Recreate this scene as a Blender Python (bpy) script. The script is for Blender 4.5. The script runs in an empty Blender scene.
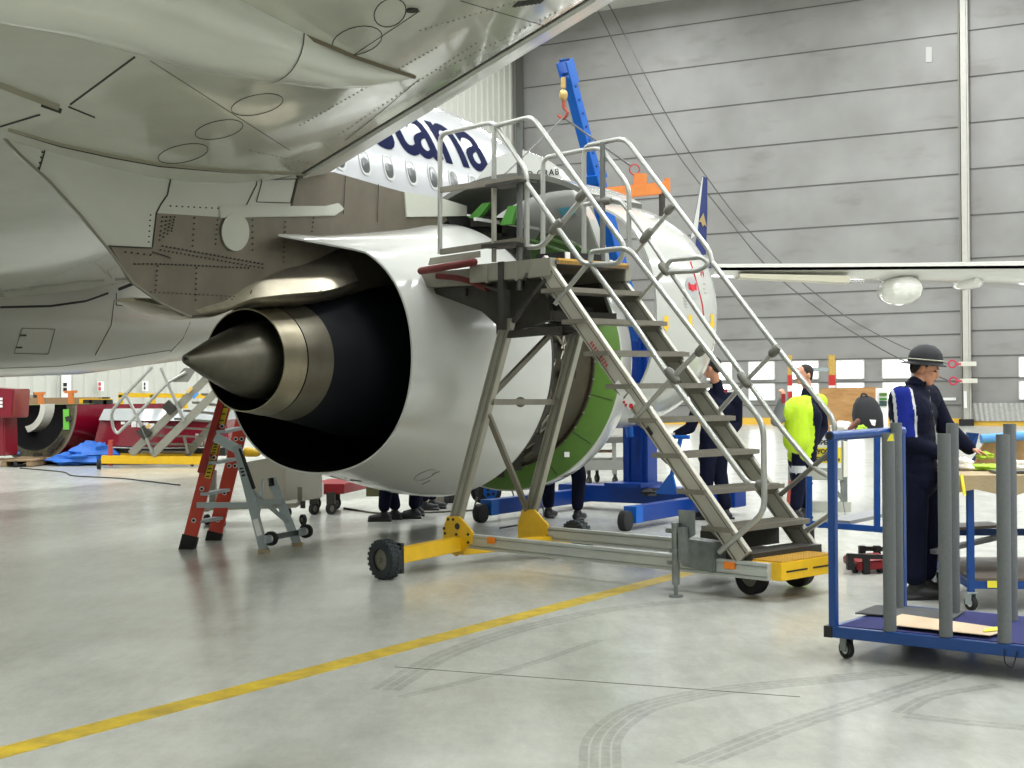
import bpy, bmesh, math, random
from mathutils import Vector as V, Matrix, Quaternion
from mathutils.bvhtree import BVHTree
random.seed(7)
sc = bpy.context.scene; COL = sc.collection
R = math.radians; PI = math.pi
# ------------------------------------------------------------------ camera frame (photo treated as 1024x768)
FL = 1450.0
eps = math.atan(4/FL); rho = R(.5)
cF = V((0, math.cos(eps), math.sin(eps))); cR = V((math.cos(rho), 0, -math.sin(rho)))
cU = cR.cross(cF).normalized(); cR = cF.cross(cU).normalized()
CAM = V((0, 0, 1.5))
EU = V((.5, .8660254, 0)); EV = V((.8660254, -.5, 0)); EZ = V((0, 0, 1))
def ray(x, y): return cF + cR*((x-512)/FL) + cU*((384-y)/FL)
def P(x, y, Z): d = ray(x, y); return CAM + d*(Z/d.y)
def onp(x, y, p0, n): d = ray(x, y); return CAM + d*((p0-CAM).dot(n)/d.dot(n))
def FLR(x, y, z=0.0): d = ray(x, y); return CAM + d*((z-1.5)/d.z)
def H(u, v, z): return EU*u + EV*v + EZ*z          # hangar frame: u along the aircraft, v across
def UV(p): return (p.dot(EU), p.dot(EV), p.z)
def onV(x, y, v): return onp(x, y, EV*v, EV)
def onU(x, y, u): return onp(x, y, EU*u, EU)
# ------------------------------------------------------------------ materials
def lin(c):
    def f(k):
        k = k/255.0
        return k/12.92 if k <= .04045 else ((k+.055)/1.055)**2.4
    return (f(c[0]), f(c[1]), f(c[2]), 1)
MATS = {}
def mat(name, c, rough=.5, metal=0.0, noise=0.0, scale=4.0, coat=0.0, emis=0.0, bump=0.0, c2=None, spec=.5, stretch=None):
    if name in MATS: return MATS[name]
    m = bpy.data.materials.new(name); m.use_nodes = True; nt = m.node_tree; b = nt.nodes['Principled BSDF']
    b.inputs['Base Color'].default_value = lin(c); b.inputs['Roughness'].default_value = rough
    b.inputs['Metallic'].default_value = metal; b.inputs['Specular IOR Level'].default_value = spec
    if coat: b.inputs['Coat Weight'].default_value = coat; b.inputs['Coat Roughness'].default_value = .06
    if emis: b.inputs['Emission Color'].default_value = lin(c); b.inputs['Emission Strength'].default_value = emis
    if noise or c2 or bump:
        tc = nt.nodes.new('ShaderNodeTexCoord'); mp = nt.nodes.new('ShaderNodeMapping'); n = nt.nodes.new('ShaderNodeTexNoise')
        n.inputs['Scale'].default_value = scale; n.inputs['Detail'].default_value = 6; n.inputs['Roughness'].default_value = .62
        if stretch: mp.inputs['Scale'].default_value = stretch
        nt.links.new(tc.outputs['Object'], mp.inputs['Vector']); nt.links.new(mp.outputs[0], n.inputs['Vector'])
        if noise or c2:
            r = nt.nodes.new('ShaderNodeValToRGB'); r.color_ramp.elements[0].position = .33; r.color_ramp.elements[1].position = .68
            L = lin(c); k = 1-noise
            r.color_ramp.elements[0].color = lin(c2) if c2 else (L[0]*k, L[1]*k, L[2]*k, 1); r.color_ramp.elements[1].color = L
            nt.links.new(n.outputs['Fac'], r.inputs[0]); nt.links.new(r.outputs[0], b.inputs['Base Color'])
        if bump:
            bp = nt.nodes.new('ShaderNodeBump'); bp.inputs['Strength'].default_value = bump; bp.inputs['Distance'].default_value = .02
            nt.links.new(n.outputs['Fac'], bp.inputs['Height']); nt.links.new(bp.outputs[0], b.inputs['Normal'])
    MATS[name] = m; return m
white = mat('white gloss paint', (188, 189, 184), .16, noise=.04, scale=1.2, coat=.5)
wingp = mat('grey wing paint', (176, 177, 163), .2, noise=.13, scale=1.6, coat=.6, stretch=(1, 1, 1))
wing2 = mat('pale panel paint', (186, 188, 176), .24, noise=.07, scale=2, coat=.4)
fusw = mat('fuselage white paint', (180, 182, 185), .18, noise=.03, coat=.5)
bellyp = mat('belly grey paint', (168, 166, 155), .28, noise=.1, scale=.9, coat=.3)
line_m = mat('panel gap', (38, 38, 34), .8)
seal = mat('yellowed sealant', (128, 125, 106), .6)
brown = mat('heat stained metal', (118, 111, 97), .42, .55, noise=.22, scale=3)
tit = mat('brushed titanium', (176, 168, 148), .3, .9, noise=.3, scale=3.5)
cone_m = mat('exhaust cone metal', (120, 116, 104), .42, .8, noise=.2, scale=4, c2=(88, 86, 76))
ring_m = mat('nozzle ring metal', (158, 150, 128), .36, .85, noise=.25, scale=5)
core_b = mat('dark blue core cowl', (15, 17, 23), .6, spec=.2)
black_i = mat('black duct and duct shade', (5, 5, 5), .9, spec=.1)  # black colour stands in for the low light inside the bypass duct
green = mat('green primer', (78, 118, 32), .5, noise=.12, scale=5)
green_d = mat('dark green primer', (52, 82, 30), .6)
fan_m = mat('fan case composite', (62, 54, 38), .6, noise=.3, scale=8)
pipe_m = mat('engine pipe steel', (120, 116, 104), .4, .7)
navy_t = mat('navy livery lettering', (5, 14, 52), .7, spec=.05)
winglass = mat('cabin window dark', (70, 74, 74), .15)
winrim = mat('cabin window rim', (176, 178, 176), .4)
red_m = mat('red paint', (140, 20, 30), .45)
alu = mat('aluminium tube', (170, 171, 166), .34, .6, noise=.06, scale=9)
alu2 = mat('aluminium extrusion', (158, 156, 144), .42, .5, noise=.1, scale=6)
alud = mat('dull aluminium', (128, 124, 112), .55, .4, noise=.18, scale=7)
galv = mat('galvanised steel', (136, 142, 140), .45, .6, noise=.3, scale=14)
dsteel = mat('dark greased steel', (62, 60, 54), .6, .3, noise=.3, scale=9)
clampm = mat('grey rail clamp', (108, 107, 100), .55, .3)
yel = mat('yellow machine paint', (240, 192, 30), .45, noise=.12, scale=9)
rub = mat('black rubber', (30, 31, 32), .8, noise=.2, scale=12)
rubg = mat('dark tyre rubber', (42, 48, 52), .75)
orange = mat('orange reflector', (236, 128, 20), .3)
orb = mat('orange beam paint', (214, 126, 56), .5, noise=.12, scale=9)
bumpred = mat('dark red bumper foam', (98, 26, 22), .7, noise=.2, scale=10)
crane_b = mat('blue crane paint', (4, 56, 138), .35, noise=.06)
crane_l = mat('light blue crane paint', (8, 90, 180), .35)
cart_b = mat('blue cart paint', (6, 66, 138), .35, noise=.15, scale=12)
foam = mat('grey pipe foam', (112, 116, 118), .85, noise=.12, scale=60)
foamd = mat('dark foam inside', (70, 72, 74), .9)
carpet = mat('blue carpet', (38, 42, 104), .95, noise=.35, scale=40)
matg = mat('grey rubber mat', (82, 84, 84), .85, noise=.2, scale=20)
card = mat('cardboard', (214, 190, 158), .8, noise=.05)
ptape = mat('yellow tape', (236, 222, 60), .6)
ply = mat('plywood', (196, 154, 100), .6, noise=.2, scale=3, c2=(158, 112, 62), stretch=(1, 1, 4))
plyd = mat('worn brown plywood', (116, 104, 92), .5, noise=.2, scale=5)
kraft = mat('tan cloth cover', (176, 156, 122), .85, noise=.12, scale=6, bump=.6)
skin = mat('skin', (196, 140, 112), .5)
hairm = mat('dark hair', (36, 28, 24), .8)
navy = mat('navy workwear', (12, 16, 38), .85, noise=.25, scale=9, bump=.4, spec=.15)
royal = mat('royal blue sleeve cloth', (18, 36, 128), .85, noise=.25, scale=12, bump=.3, spec=.2)
hiv = mat('fluorescent yellow vest', (178, 212, 22), .7, noise=.12, scale=9, bump=.4)
greys = mat('grey knit sleeve', (120, 122, 122), .9)
refl = mat('reflective tape', (186, 188, 190), .4)
bootm = mat('black work boots', (22, 22, 24), .6)
cream = mat('cream paint', (214, 212, 200), .5)
steel = mat('stainless sheet', (150, 150, 144), .35, .6, noise=.12)
lred = mat('orange red fibreglass', (204, 56, 24), .45)
lgrey = mat('pale grey aluminium', (164, 174, 178), .45, .3)
ylabel = mat('yellow label', (226, 206, 40), .5)
wlabel = mat('white label', (232, 232, 230), .5)
blk = mat('black print', (24, 24, 24), .6)
maroon = mat('crimson cowl paint', (120, 10, 34), .25, coat=.4)
silver = mat('silver lip', (196, 200, 202), .25, .5)
tarp = mat('blue tarpaulin', (36, 104, 196), .5, bump=.5, scale=9)
wood = mat('pallet wood', (150, 124, 92), .8, noise=.2)
bluefoam = mat('light blue foam roll', (92, 158, 228), .7)
lime = mat('lime green cloth', (158, 196, 50), .8)
paper = mat('crumpled white paper', (226, 222, 212), .8, bump=.6, scale=10)
cable_m = mat('steel cable', (88, 88, 86), .5, .4)
# ------------------------------------------------------------------ mesh builder
class MB:
    def __init__(s): s.v = []; s.f = []; s.m = []
    def add(s, vs, fs, mi=0):
        o = len(s.v); s.v += [V(p) for p in vs]
        for f in fs: s.f.append([o+i for i in f]); s.m.append(mi)
        return s
    def box(s, c, d, rot=None, mi=0):
        c = V(c); vs = []
        for z in (-1, 1):
            for y in (-1, 1):
                for x in (-1, 1):
                    p = V((x*d[0]/2, y*d[1]/2, z*d[2]/2))
                    vs.append(c + (rot @ p if rot else p))
        return s.add(vs, [(0, 2, 3, 1), (4, 5, 7, 6), (0, 1, 5, 4), (2, 6, 7, 3), (0, 4, 6, 2), (1, 3, 7, 5)], mi)
    def beam(s, a, b, w, h, up=EZ, mi=0):            # w across, h along 'up'
        a = V(a); b = V(b); d = (b-a).normalized(); sd = d.cross(V(up)).normalized(); u = sd.cross(d)
        vs = []
        for p in (a, b):
            for i, j in ((-1, -1), (1, -1), (1, 1), (-1, 1)): vs.append(p + sd*(i*w/2) + u*(j*h/2))
        return s.add(vs, [(0, 1, 2, 3), (7, 6, 5, 4), (0, 4, 5, 1), (1, 5, 6, 2), (2, 6, 7, 3), (3, 7, 4, 0)], mi)
    def tube(s, pts, r, n=10, mi=0, caps=True):
        pts = [V(p) for p in pts]; N = len(pts); rr = r if isinstance(r, (list, tuple)) else [r]*N
        tan = []
        for i in range(N):
            a = pts[max(i-1, 0)]; b = pts[min(i+1, N-1)]; tan.append((b-a).normalized())
        t0 = tan[0]; ref = EZ if abs(t0.z) < .9 else V((1, 0, 0)); nn = t0.cross(ref).normalized()
        o = len(s.v)
        for i in range(N):
            if i: q = tan[i-1].rotation_difference(tan[i]); nn = (q @ nn); nn = (nn - tan[i]*nn.dot(tan[i])).normalized()
            bb = tan[i].cross(nn)
            for k in range(n):
                a = 2*PI*k/n; s.v.append(pts[i] + (nn*math.cos(a) + bb*math.sin(a))*rr[i])
        for i in range(N-1):
            for k in range(n):
                k2 = (k+1) % n; s.f.append([o+i*n+k, o+i*n+k2, o+(i+1)*n+k2, o+(i+1)*n+k]); s.m.append(mi)
        if caps:
            s.f.append([o+k for k in range(n)][::-1]); s.m.append(mi)
            s.f.append([o+(N-1)*n+k for k in range(n)]); s.m.append(mi)
        return s
    def lathe(s, prof, o, ax, n=48, mi=0, a0=0, a1=2*PI, rf=None, up=EZ, mis=None):
        # prof: list of (t, r); angle measured from up towards ax x up ; rf(t,r,phi)->(t,r)
        o = V(o); ax = V(ax).normalized(); up = (V(up) - ax*V(up).dot(ax)).normalized(); sd = up.cross(ax)*-1
        full = abs(a1-a0-2*PI) < 1e-6; m = n if full else n+1; b = len(s.v)
        for (t, r) in prof:
            for k in range(m):
                a = a0 + (a1-a0)*k/n; tt, r2 = rf(t, r, a) if rf else (t, r)
                s.v.append(o + ax*tt + (up*math.cos(a) + sd*math.sin(a))*r2)
        for i in range(len(prof)-1):
            for k in range(n):
                k2 = (k+1) % m if full else k+1
                s.f.append([b+i*m+k, b+i*m+k2, b+(i+1)*m+k2, b+(i+1)*m+k]); s.m.append(mis[i] if mis else mi)
        return s
    def prism(s, poly, ext, mi=0):
        n = len(poly); e = V(ext); a = [V(p) for p in poly]
        vs = a + [p+e for p in a]
        fs = [list(range(n))[::-1], list(range(n, 2*n))] + [(i, (i+1) % n, n+(i+1) % n, n+i) for i in range(n)]
        return s.add(vs, fs, mi)
    def loft(s, rings, mi=0, caps=True, closed=True):
        n = len(rings[0]); o = len(s.v)
        for r in rings: s.v += [V(p) for p in r]
        for i in range(len(rings)-1):
            for k in range(n if closed else n-1):
                k2 = (k+1) % n; s.f.append([o+i*n+k, o+i*n+k2, o+(i+1)*n+k2, o+(i+1)*n+k]); s.m.append(mi)
        if caps and closed:
            s.f.append([o+k for k in range(n)][::-1]); s.m.append(mi)
            s.f.append([o+(len(rings)-1)*n+k for k in range(n)]); s.m.append(mi)
        return s
    def ell(s, c, rad, rot=None, mi=0, nu=16, nv=10):
        c = V(c); rings = []
        for j in range(nv+1):
            a = PI*j/nv - PI/2; a = max(min(a, PI/2-.02), -PI/2+.02)
            ring = []
            for k in range(nu):
                b = 2*PI*k/nu; p = V((rad[0]*math.cos(a)*math.cos(b), rad[1]*math.cos(a)*math.sin(b), rad[2]*math.sin(a)))
                ring.append(c + (rot @ p if rot else p))
            rings.append(ring)
        return s.loft(rings, mi)
    def disc(s, c, nrm, r, th, n=20, mi=0):
        c = V(c); nrm = V(nrm).normalized(); return s.tube([c-nrm*th/2, c+nrm*th/2], r, n, mi)
    def cap(s, a, b, ra, rb, mi=0, n=14):            # tapered capsule
        a = V(a); b = V(b); d = (b-a); L = d.length; d = d.normalized(); pts = []; rr = []
        for k in (-80, -60, -40, -20, 0): pts.append(a + d*ra*math.sin(R(k))); rr.append(ra*math.cos(R(k)))
        for k in (0, 20, 40, 60, 80): pts.append(b + d*rb*math.sin(R(k))); rr.append(rb*math.cos(R(k)))
        return s.tube(pts, rr, n, mi)
    def build(s, name, mats, parent=None, smooth=False, bev=0.0, weld=True, kind=None, label=None):
        if not isinstance(mats, (list, tuple)): mats = [mats]
        off = org(parent)
        me = bpy.data.meshes.new(name); me.from_pydata([p-off for p in s.v], [], s.f); 
        for m in mats: me.materials.append(m)
        for i, pl in enumerate(me.polygons): pl.material_index = min(s.m[i], len(mats)-1)
        bm = bmesh.new(); bm.from_mesh(me)
        if weld: bmesh.ops.remove_doubles(bm, verts=bm.verts, dist=1e-5)
        if bev:
            es = [e for e in bm.edges if len(e.link_faces) == 2 and e.calc_face_angle(0) > .6]
            try: bmesh.ops.bevel(bm, geom=es, offset=bev, segments=2, affect='EDGES', clamp_overlap=True)
            except Exception: pass
        bmesh.ops.recalc_face_normals(bm, faces=bm.faces); bm.to_mesh(me); bm.free()
        ob = bpy.data.objects.new(name, me); COL.objects.link(ob)
        if parent: ob.parent = parent
        if smooth:
            for pl in me.polygons: pl.use_smooth = True
            me.set_sharp_from_angle(angle=R(38))
        if kind: ob['kind'] = kind
        if label: ob['label'] = label
        ORG[ob.name] = off
        return ob
ORG = {}
def org(p): return ORG.get(p.name, V((0, 0, 0))) if p else V((0, 0, 0))
def thing(name, loc, label, cat, group=None):
    o = bpy.data.objects.new(name, None); COL.objects.link(o); o.location = loc; o.empty_display_size = .1
    ORG[o.name] = V(loc); o['label'] = label; o['category'] = cat
    if group: o['group'] = group
    return o
def tag(o, label, cat, group=None, kind=None):
    o['label'] = label; o['category'] = cat
    if group: o['group'] = group
    if kind: o['kind'] = kind
    return o
def rnd(pts, rad, n=6, closed=False):                # fillet a polyline
    pts = [V(p) for p in pts]; out = [pts[0]] if not closed else []
    N = len(pts); rng = range(N) if closed else range(1, N-1)
    for i in rng:
        a = pts[i-1]; b = pts[i]; c = pts[(i+1) % N]
        u = (a-b); w = (c-b); r = min(rad, u.length*.45, w.length*.45)
        p = b + u.normalized()*r; q = b + w.normalized()*r
        for k in range(n+1):
            t = k/n; out.append(p*(1-t)**2 + b*2*t*(1-t) + q*t*t)
    if closed: out.append(out[0])
    else: out.append(pts[-1])
    return out
def text_mesh(txt, size, fn, name, m, parent, offset=0.0, th=.002, align='CENTER', shear=0, space=1.0, cuts=0):
    cu = bpy.data.curves.new('t', 'FONT'); cu.body = txt; cu.size = size; cu.align_x = align; cu.offset = offset
    cu.shear = shear; cu.space_character = space; cu.resolution_u = 4; cu.fill_mode = 'FRONT'
    o = bpy.data.objects.new('t', cu); COL.objects.link(o); bpy.context.view_layer.update()
    me = o.evaluated_get(bpy.context.evaluated_depsgraph_get()).to_mesh()
    if cuts:
        bm = bmesh.new(); bm.from_mesh(me)
        for k in range(-cuts, cuts*3):
            bmesh.ops.bisect_plane(bm, geom=bm.verts[:]+bm.edges[:]+bm.faces[:], plane_co=(0, k*size/cuts/2, 0), plane_no=(0, 1, 0))
        vs = [v.co.copy() for v in bm.verts]; bm.verts.index_update(); fs = [[v.index for v in f.verts] for f in bm.faces]; bm.free()
        mb = MB(); mb.add([fn(c.x, c.y) for c in vs], fs)
    else:
        mb = MB(); mb.add([fn(p.co.x, p.co.y) for p in me.vertices], [list(p.vertices) for p in me.polygons])
    o.to_mesh_clear(); bpy.data.objects.remove(o); bpy.data.curves.remove(cu)
    ob = mb.build(name, m, parent)
    mod = ob.modifiers.new('thick', 'SOLIDIFY'); mod.thickness = th; mod.offset = 0
    return ob
def plane_fn(o, xd, yd):
    o = V(o); xd = V(xd).normalized(); yd = V(yd).normalized()
    return lambda x, y: o + xd*x + yd*y
# ================================================================== SETTING
# floor
def floor_mat():
    m = bpy.data.materials.new('polished grey epoxy floor'); m.use_nodes = True; nt = m.node_tree; N = nt.nodes; L = nt.links
    b = N['Principled BSDF']; tc = N.new('ShaderNodeTexCoord')
    def noise(sc_, det, r=.6, st=None):
        mp = N.new('ShaderNodeMapping'); n = N.new('ShaderNodeTexNoise'); n.inputs['Scale'].default_value = sc_; n.inputs['Detail'].default_value = det
        n.inputs['Roughness'].default_value = r
        if st: mp.inputs['Scale'].default_value = st; mp.inputs['Rotation'].default_value = (0, 0, R(30))
        L.new(tc.outputs['Object'], mp.inputs['Vector']); L.new(mp.outputs[0], n.inputs['Vector']); return n
    n1 = noise(.8, 12, .72); n2 = noise(7, 9, .78, (1, .3, 1)); n3 = noise(60, 2)
    r1 = N.new('ShaderNodeValToRGB'); r1.color_ramp.elements[0].position = .3; r1.color_ramp.elements[1].position = .7
    r1.color_ramp.elements[0].color = lin((174, 175, 166)); r1.color_ramp.elements[1].color = lin((200, 201, 194))
    L.new(n1.outputs['Fac'], r1.inputs[0])
    r2 = N.new('ShaderNodeValToRGB'); r2.color_ramp.elements[0].position = .3; r2.color_ramp.elements[1].position = .6
    r2.color_ramp.elements[0].color = (.82, .82, .8, 1); r2.color_ramp.elements[1].color = (1, 1, 1, 1)
    L.new(n2.outputs['Fac'], r2.inputs[0])
    mx = N.new('ShaderNodeMixRGB'); mx.blend_type = 'MULTIPLY'; mx.inputs[0].default_value = .8
    L.new(r1.outputs[0], mx.inputs[1]); L.new(r2.outputs[0], mx.inputs[2]); L.new(mx.outputs[0], b.inputs['Base Color'])
    rr = N.new('ShaderNodeMapRange'); rr.inputs['To Min'].default_value = .14; rr.inputs['To Max'].default_value = .27
    L.new(n2.outputs['Fac'], rr.inputs[0]); L.new(rr.outputs[0], b.inputs['Roughness'])
    bp = N.new('ShaderNodeBump'); bp.inputs['Strength'].default_value = .12; bp.inputs['Distance'].default_value = .01
    L.new(n1.outputs['Fac'], bp.inputs['Height']); L.new(bp.outputs[0], b.inputs['Normal'])
    b.inputs['Specular IOR Level'].default_value = .55
    return m
mb = MB(); mb.prism([H(-14, -30.6, 0), H(54.5, -30.6, 0), H(54.5, 40, 0), H(-14, 40, 0)], V((0, 0, -.2)))
floor = mb.build('floor', floor_mat(), kind='structure')
# door wall material: grey insulated panels with vertical stains
def door_mat():
    m = bpy.data.materials.new('dusty grey door panel'); m.use_nodes = True; nt = m.node_tree; N = nt.nodes; L = nt.links
    b = N['Principled BSDF']; tc = N.new('ShaderNodeTexCoord'); b.inputs['Roughness'].default_value = .6
    def nz(s, st, lo, hi, c0, c1):
        mp = N.new('ShaderNodeMapping'); mp.inputs['Scale'].default_value = st; mp.inputs['Rotation'].default_value = (0, 0, R(30))
        n = N.new('ShaderNodeTexNoise'); n.inputs['Scale'].default_value = s; n.inputs['Detail'].default_value = 7
        r = N.new('ShaderNodeValToRGB'); r.color_ramp.elements[0].position = lo; r.color_ramp.elements[1].position = hi
        r.color_ramp.elements[0].color = c0; r.color_ramp.elements[1].color = c1
        L.new(tc.outputs['Object'], mp.inputs['Vector']); L.new(mp.outputs[0], n.inputs['Vector']); L.new(n.outputs['Fac'], r.inputs[0]); return r
    a = nz(.5, (1, 1, 1), .3, .7, lin((128, 127, 124)), lin((146, 145, 143)))
    c = nz(1.1, (.5, .5, 1.6), .28, .42, (.78, .76, .74, 1), (1, 1, 1, 1))
    mx = N.new('ShaderNodeMixRGB'); mx.blend_type = 'MULTIPLY'; mx.inputs[0].default_value = .7
    L.new(a.outputs[0], mx.inputs[1]); L.new(c.outputs[0], mx.inputs[2]); L.new(mx.outputs[0], b.inputs['Base Color'])
    return m
dm = door_mat(); groove = mat('door joint', (84, 83, 80), .8)
DU = 53.6; VL = -30.55
XT = UV(onU(967.5, 300, DU))[1]                         # track position
zj = [.95*0+.02, .93, 1.68]                            # joints
ys = [585/2.843+150, 525/2.843+150, 457/2.843+150, 390/2.843+150]
def zat(y): return onU(958, y, DU).z
zlist = [.02, zat(405), zat(381), zat(357), zat(334), zat(311), zat(287), zat(264), zat(218), zat(174), zat(127), zat(80), zat(33), zat(-14)]
step = zlist[-1]-zlist[-2]
while zlist[-1] < 17: zlist.append(zlist[-1]+step)
mb = MB(); mb.prism([H(DU, VL, 0), H(DU, XT, 0), H(DU, XT, zlist[-1]), H(DU, VL, zlist[-1])], EU*.35)
for z in zlist[1:-1]: mb.beam(H(DU-.012, VL, z), H(DU-.012, XT, z), .03, .035, mi=1)
d1 = mb.build('door_1', [dm, groove], kind='structure')
mb = MB(); mb.prism([H(DU, XT, 0), H(DU, 40, 0), H(DU, 40, zlist[-1]), H(DU, XT, zlist[-1])], EU*.35)
zr = [.93, 1.8, 2.7, 3.6, 4.45, 5.3, 7.1]
for k, yy in enumerate([0, 0]): pass
zr2 = [zat(y) for y in (405, 378, 356, 331, 308, 287, 259, 216, 170, 124, 78, 32)]
while zr2[-1] < 16: zr2.append(zr2[-1]+step)
for z in zr2: mb.beam(H(DU-.012, XT, z), H(DU-.012, 40, z), .03, .035, mi=1)
mb.build('door_2', [dm, groove], kind='structure')
# vertical track
trk = mat('track post', (182, 180, 172), .5, noise=.1); trk2 = mat('track dark edge', (112, 110, 102), .6)
mb = MB(); mb.beam(H(DU-.2, XT, 0), H(DU-.2, XT, 17), .2, .28, up=EU); mb.beam(H(DU-.3, XT-.16, 0), H(DU-.3, XT-.16, 17), .06, .1, up=EU, mi=1)
mb.beam(H(DU-.3, XT+.14, 0), H(DU-.3, XT+.14, 17), .05, .1, up=EU, mi=0)
mb.box(H(DU-.35, XT, .12), (.45, .3, .24), mi=2)
mb.build('trim_1', [trk, trk2, rub], kind='structure')
ystripe = mat('yellow door stripe', (222, 178, 62), .5)
mb = MB(); mb.prism([H(DU-.03, VL, .0), H(DU-.03, 40, .0), H(DU-.03, 40, .26), H(DU-.03, VL, .26)], EU*.028); mb.build('trim_2', ystripe, kind='structure')
# door windows
glow = mat('daylit window pane', (255, 255, 255), .3, emis=2.4)
wfr = mat('window surround', (206, 206, 202), .5)
wn = 0
def zc(y, x=760): return onU(x, y, DU).z
rows = [(zc(379.5), zc(362)), (zc(400), zc(384))]
vv = [UV(onU(x, 375, DU))[1] for x in (762, 805.5, 851, 897)]
sp = (vv[3]-vv[0])/3
vs_ = [vv[0]+sp*k for k in range(-3, 4)] + [UV(onU(1035, 375, DU))[1] + sp*k for k in range(0, 3)]
for v0 in vs_:
    for (za, zb) in rows:
        wn += 1
        mb = MB(); w = .52
        mb.prism([H(DU-.02, v0-w, za), H(DU-.02, v0+w, za), H(DU-.02, v0+w, zb), H(DU-.02, v0-w, zb)], EU*-.03, 0)
        for a, b in (((v0-w, za), (v0+w, za)), ((v0+w, za), (v0+w, zb)), ((v0+w, zb), (v0-w, zb)), ((v0-w, zb), (v0-w, za))):
            mb.beam(H(DU-.04, *a), H(DU-.04, *b), .05, .05, up=EU, mi=1)
        mb.build('window_%d' % wn, [glow, wfr], kind='structure')
# left side wall with vertical ribs
rib = mat('ribbed cladding', (190, 191, 182), .55, noise=.08, scale=.8)
ribc = mat('corner cladding', (178, 174, 152), .55)
mb = MB(); w0 = -30.6; pts = []; u = -14
vsx = []
while u < DU+.3:
    pts += [(u, 0), (u+.26, 0), (u+.30, .06), (u+.42, .06)]; u += .46
n = len(pts)
mb.add([H(a, w0+b, 0) for a, b in pts] + [H(a, w0+b, 17) for a, b in pts], [(i, i+1, n+i+1, n+i) for i in range(n-1)])
mb.prism([H(-14, w0-.02, 0), H(DU+.4, w0-.02, 0), H(DU+.4, w0-.02, 17), H(-14, w0-.02, 17)], EV*-.2)
mb.build('wall_left', rib, kind='structure')
mb = MB(); mb.beam(H(DU-.35, VL+.3, 0), H(DU-.35, VL+.3, 17), .22, .3, up=EU, mi=0)
mb.build('trim_3', mat('dark corner post', (84, 84, 80), .6), kind='structure')
# rear and right walls + ceiling, out of view, so the lamps light a closed hall
mb = MB(); mb.prism([H(-14, -30.6, 0), H(-14, 40, 0), H(-14, 40, 17), H(-14, -30.6, 17)], EU*-.2); mb.build('wall_back', rib, kind='structure')
mb = MB(); mb.prism([H(-14, 40, 0), H(DU, 40, 0), H(DU, 40, 17), H(-14, 40, 17)], EV*.2); mb.build('wall_right', rib, kind='structure')
ceil_m = mat('pale ceiling cladding', (196, 196, 190), .7)
mb = MB(); mb.prism([H(-14, -30.6, 17), H(-14, 40, 17), H(54, 40, 17), H(54, -30.6, 17)], EZ*.2); mb.build('ceiling', ceil_m, kind='structure')
# yellow floor line and a second one far away
yl = mat('worn yellow floor paint', (216, 186, 44), .4, scale=7, c2=(168, 142, 40))
def strip(a, b, w, name, m, z=.0015):
    a = V(a); b = V(b); a.z = b.z = 0; d = (b-a).normalized(); s = V((-d.y, d.x, 0))*w/2
    mb = MB(); mb.prism([a-s, b-s, b+s, a+s], EZ*z); return mb.build(name, m, kind='structure')
A = FLR(0, 753); B = FLR(690, 572); dd = (B-A).normalized()
strip(A-dd*3, A+dd*8.5, .165, 'trim_4', yl)
# faint tyre scuffs and a slab joint
def scuff_mat():
    m = bpy.data.materials.new('tyre scuff'); m.use_nodes = True; nt = m.node_tree; N = nt.nodes; L = nt.links
    b = N['Principled BSDF']; b.inputs['Base Color'].default_value = lin((84, 84, 78)); b.inputs['Roughness'].default_value = .4
    tc = N.new('ShaderNodeTexCoord'); n = N.new('ShaderNodeTexNoise'); n.inputs['Scale'].default_value = 22; n.inputs['Detail'].default_value = 5
    mr = N.new('ShaderNodeMapRange'); mr.inputs['From Min'].default_value = .2; mr.inputs['From Max'].default_value = .8; mr.inputs['To Max'].default_value = .26
    L.new(tc.outputs['Object'], n.inputs['Vector']); L.new(n.outputs['Fac'], mr.inputs[0]); L.new(mr.outputs[0], b.inputs['Alpha'])
    return m
scm = scuff_mat()
def ribbon(pp, w, nsub=3, gap=.4):
    P3 = rnd([FLR(x, y, .001) for x, y in pp], 9, 10); mb = MB()
    for j in range(nsub):
        off = (j-(nsub-1)/2)*w/nsub; ww = w/nsub*gap
        vs = []
        for i, p in enumerate(P3):
            a = P3[max(i-1, 0)]; b = P3[min(i+1, len(P3)-1)]; d = (b-a).normalized(); s = V((-d.y, d.x, 0))
            vs += [p+s*(off-ww/2), p+s*(off+ww/2)]
        mb.add(vs, [(2*i, 2*i+1, 2*i+3, 2*i+2) for i in range(len(P3)-1)])
    return mb
scuffs = [([(385, 690), (440, 655), (520, 628), (620, 606), (800, 594)], .14, 3), ([(600, 772), (600, 735), (640, 706), (720, 690), (900, 672)], .15, 4),
          ([(690, 765), (790, 725), (870, 700), (960, 672)], .13, 3), ([(905, 715), (960, 722), (1030, 728)], .1, 2), ([(900, 713), (930, 695), (1000, 685)], .08, 2),
          ([(400, 697), (520, 668), (600, 640)], .06, 2)]
sm = MB()
for pp, w, ns in scuffs:
    r_ = ribbon(pp, w*1.2, ns, .8); sm.add(r_.v, r_.f)
sm.build('trim_5', scm, kind='structure')
jm = mat('slab joint', (96, 94, 84), .7)
A = FLR(395, 667); B = FLR(800, 697)
strip(A, B, .006, 'trim_6', jm, .0018)
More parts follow.
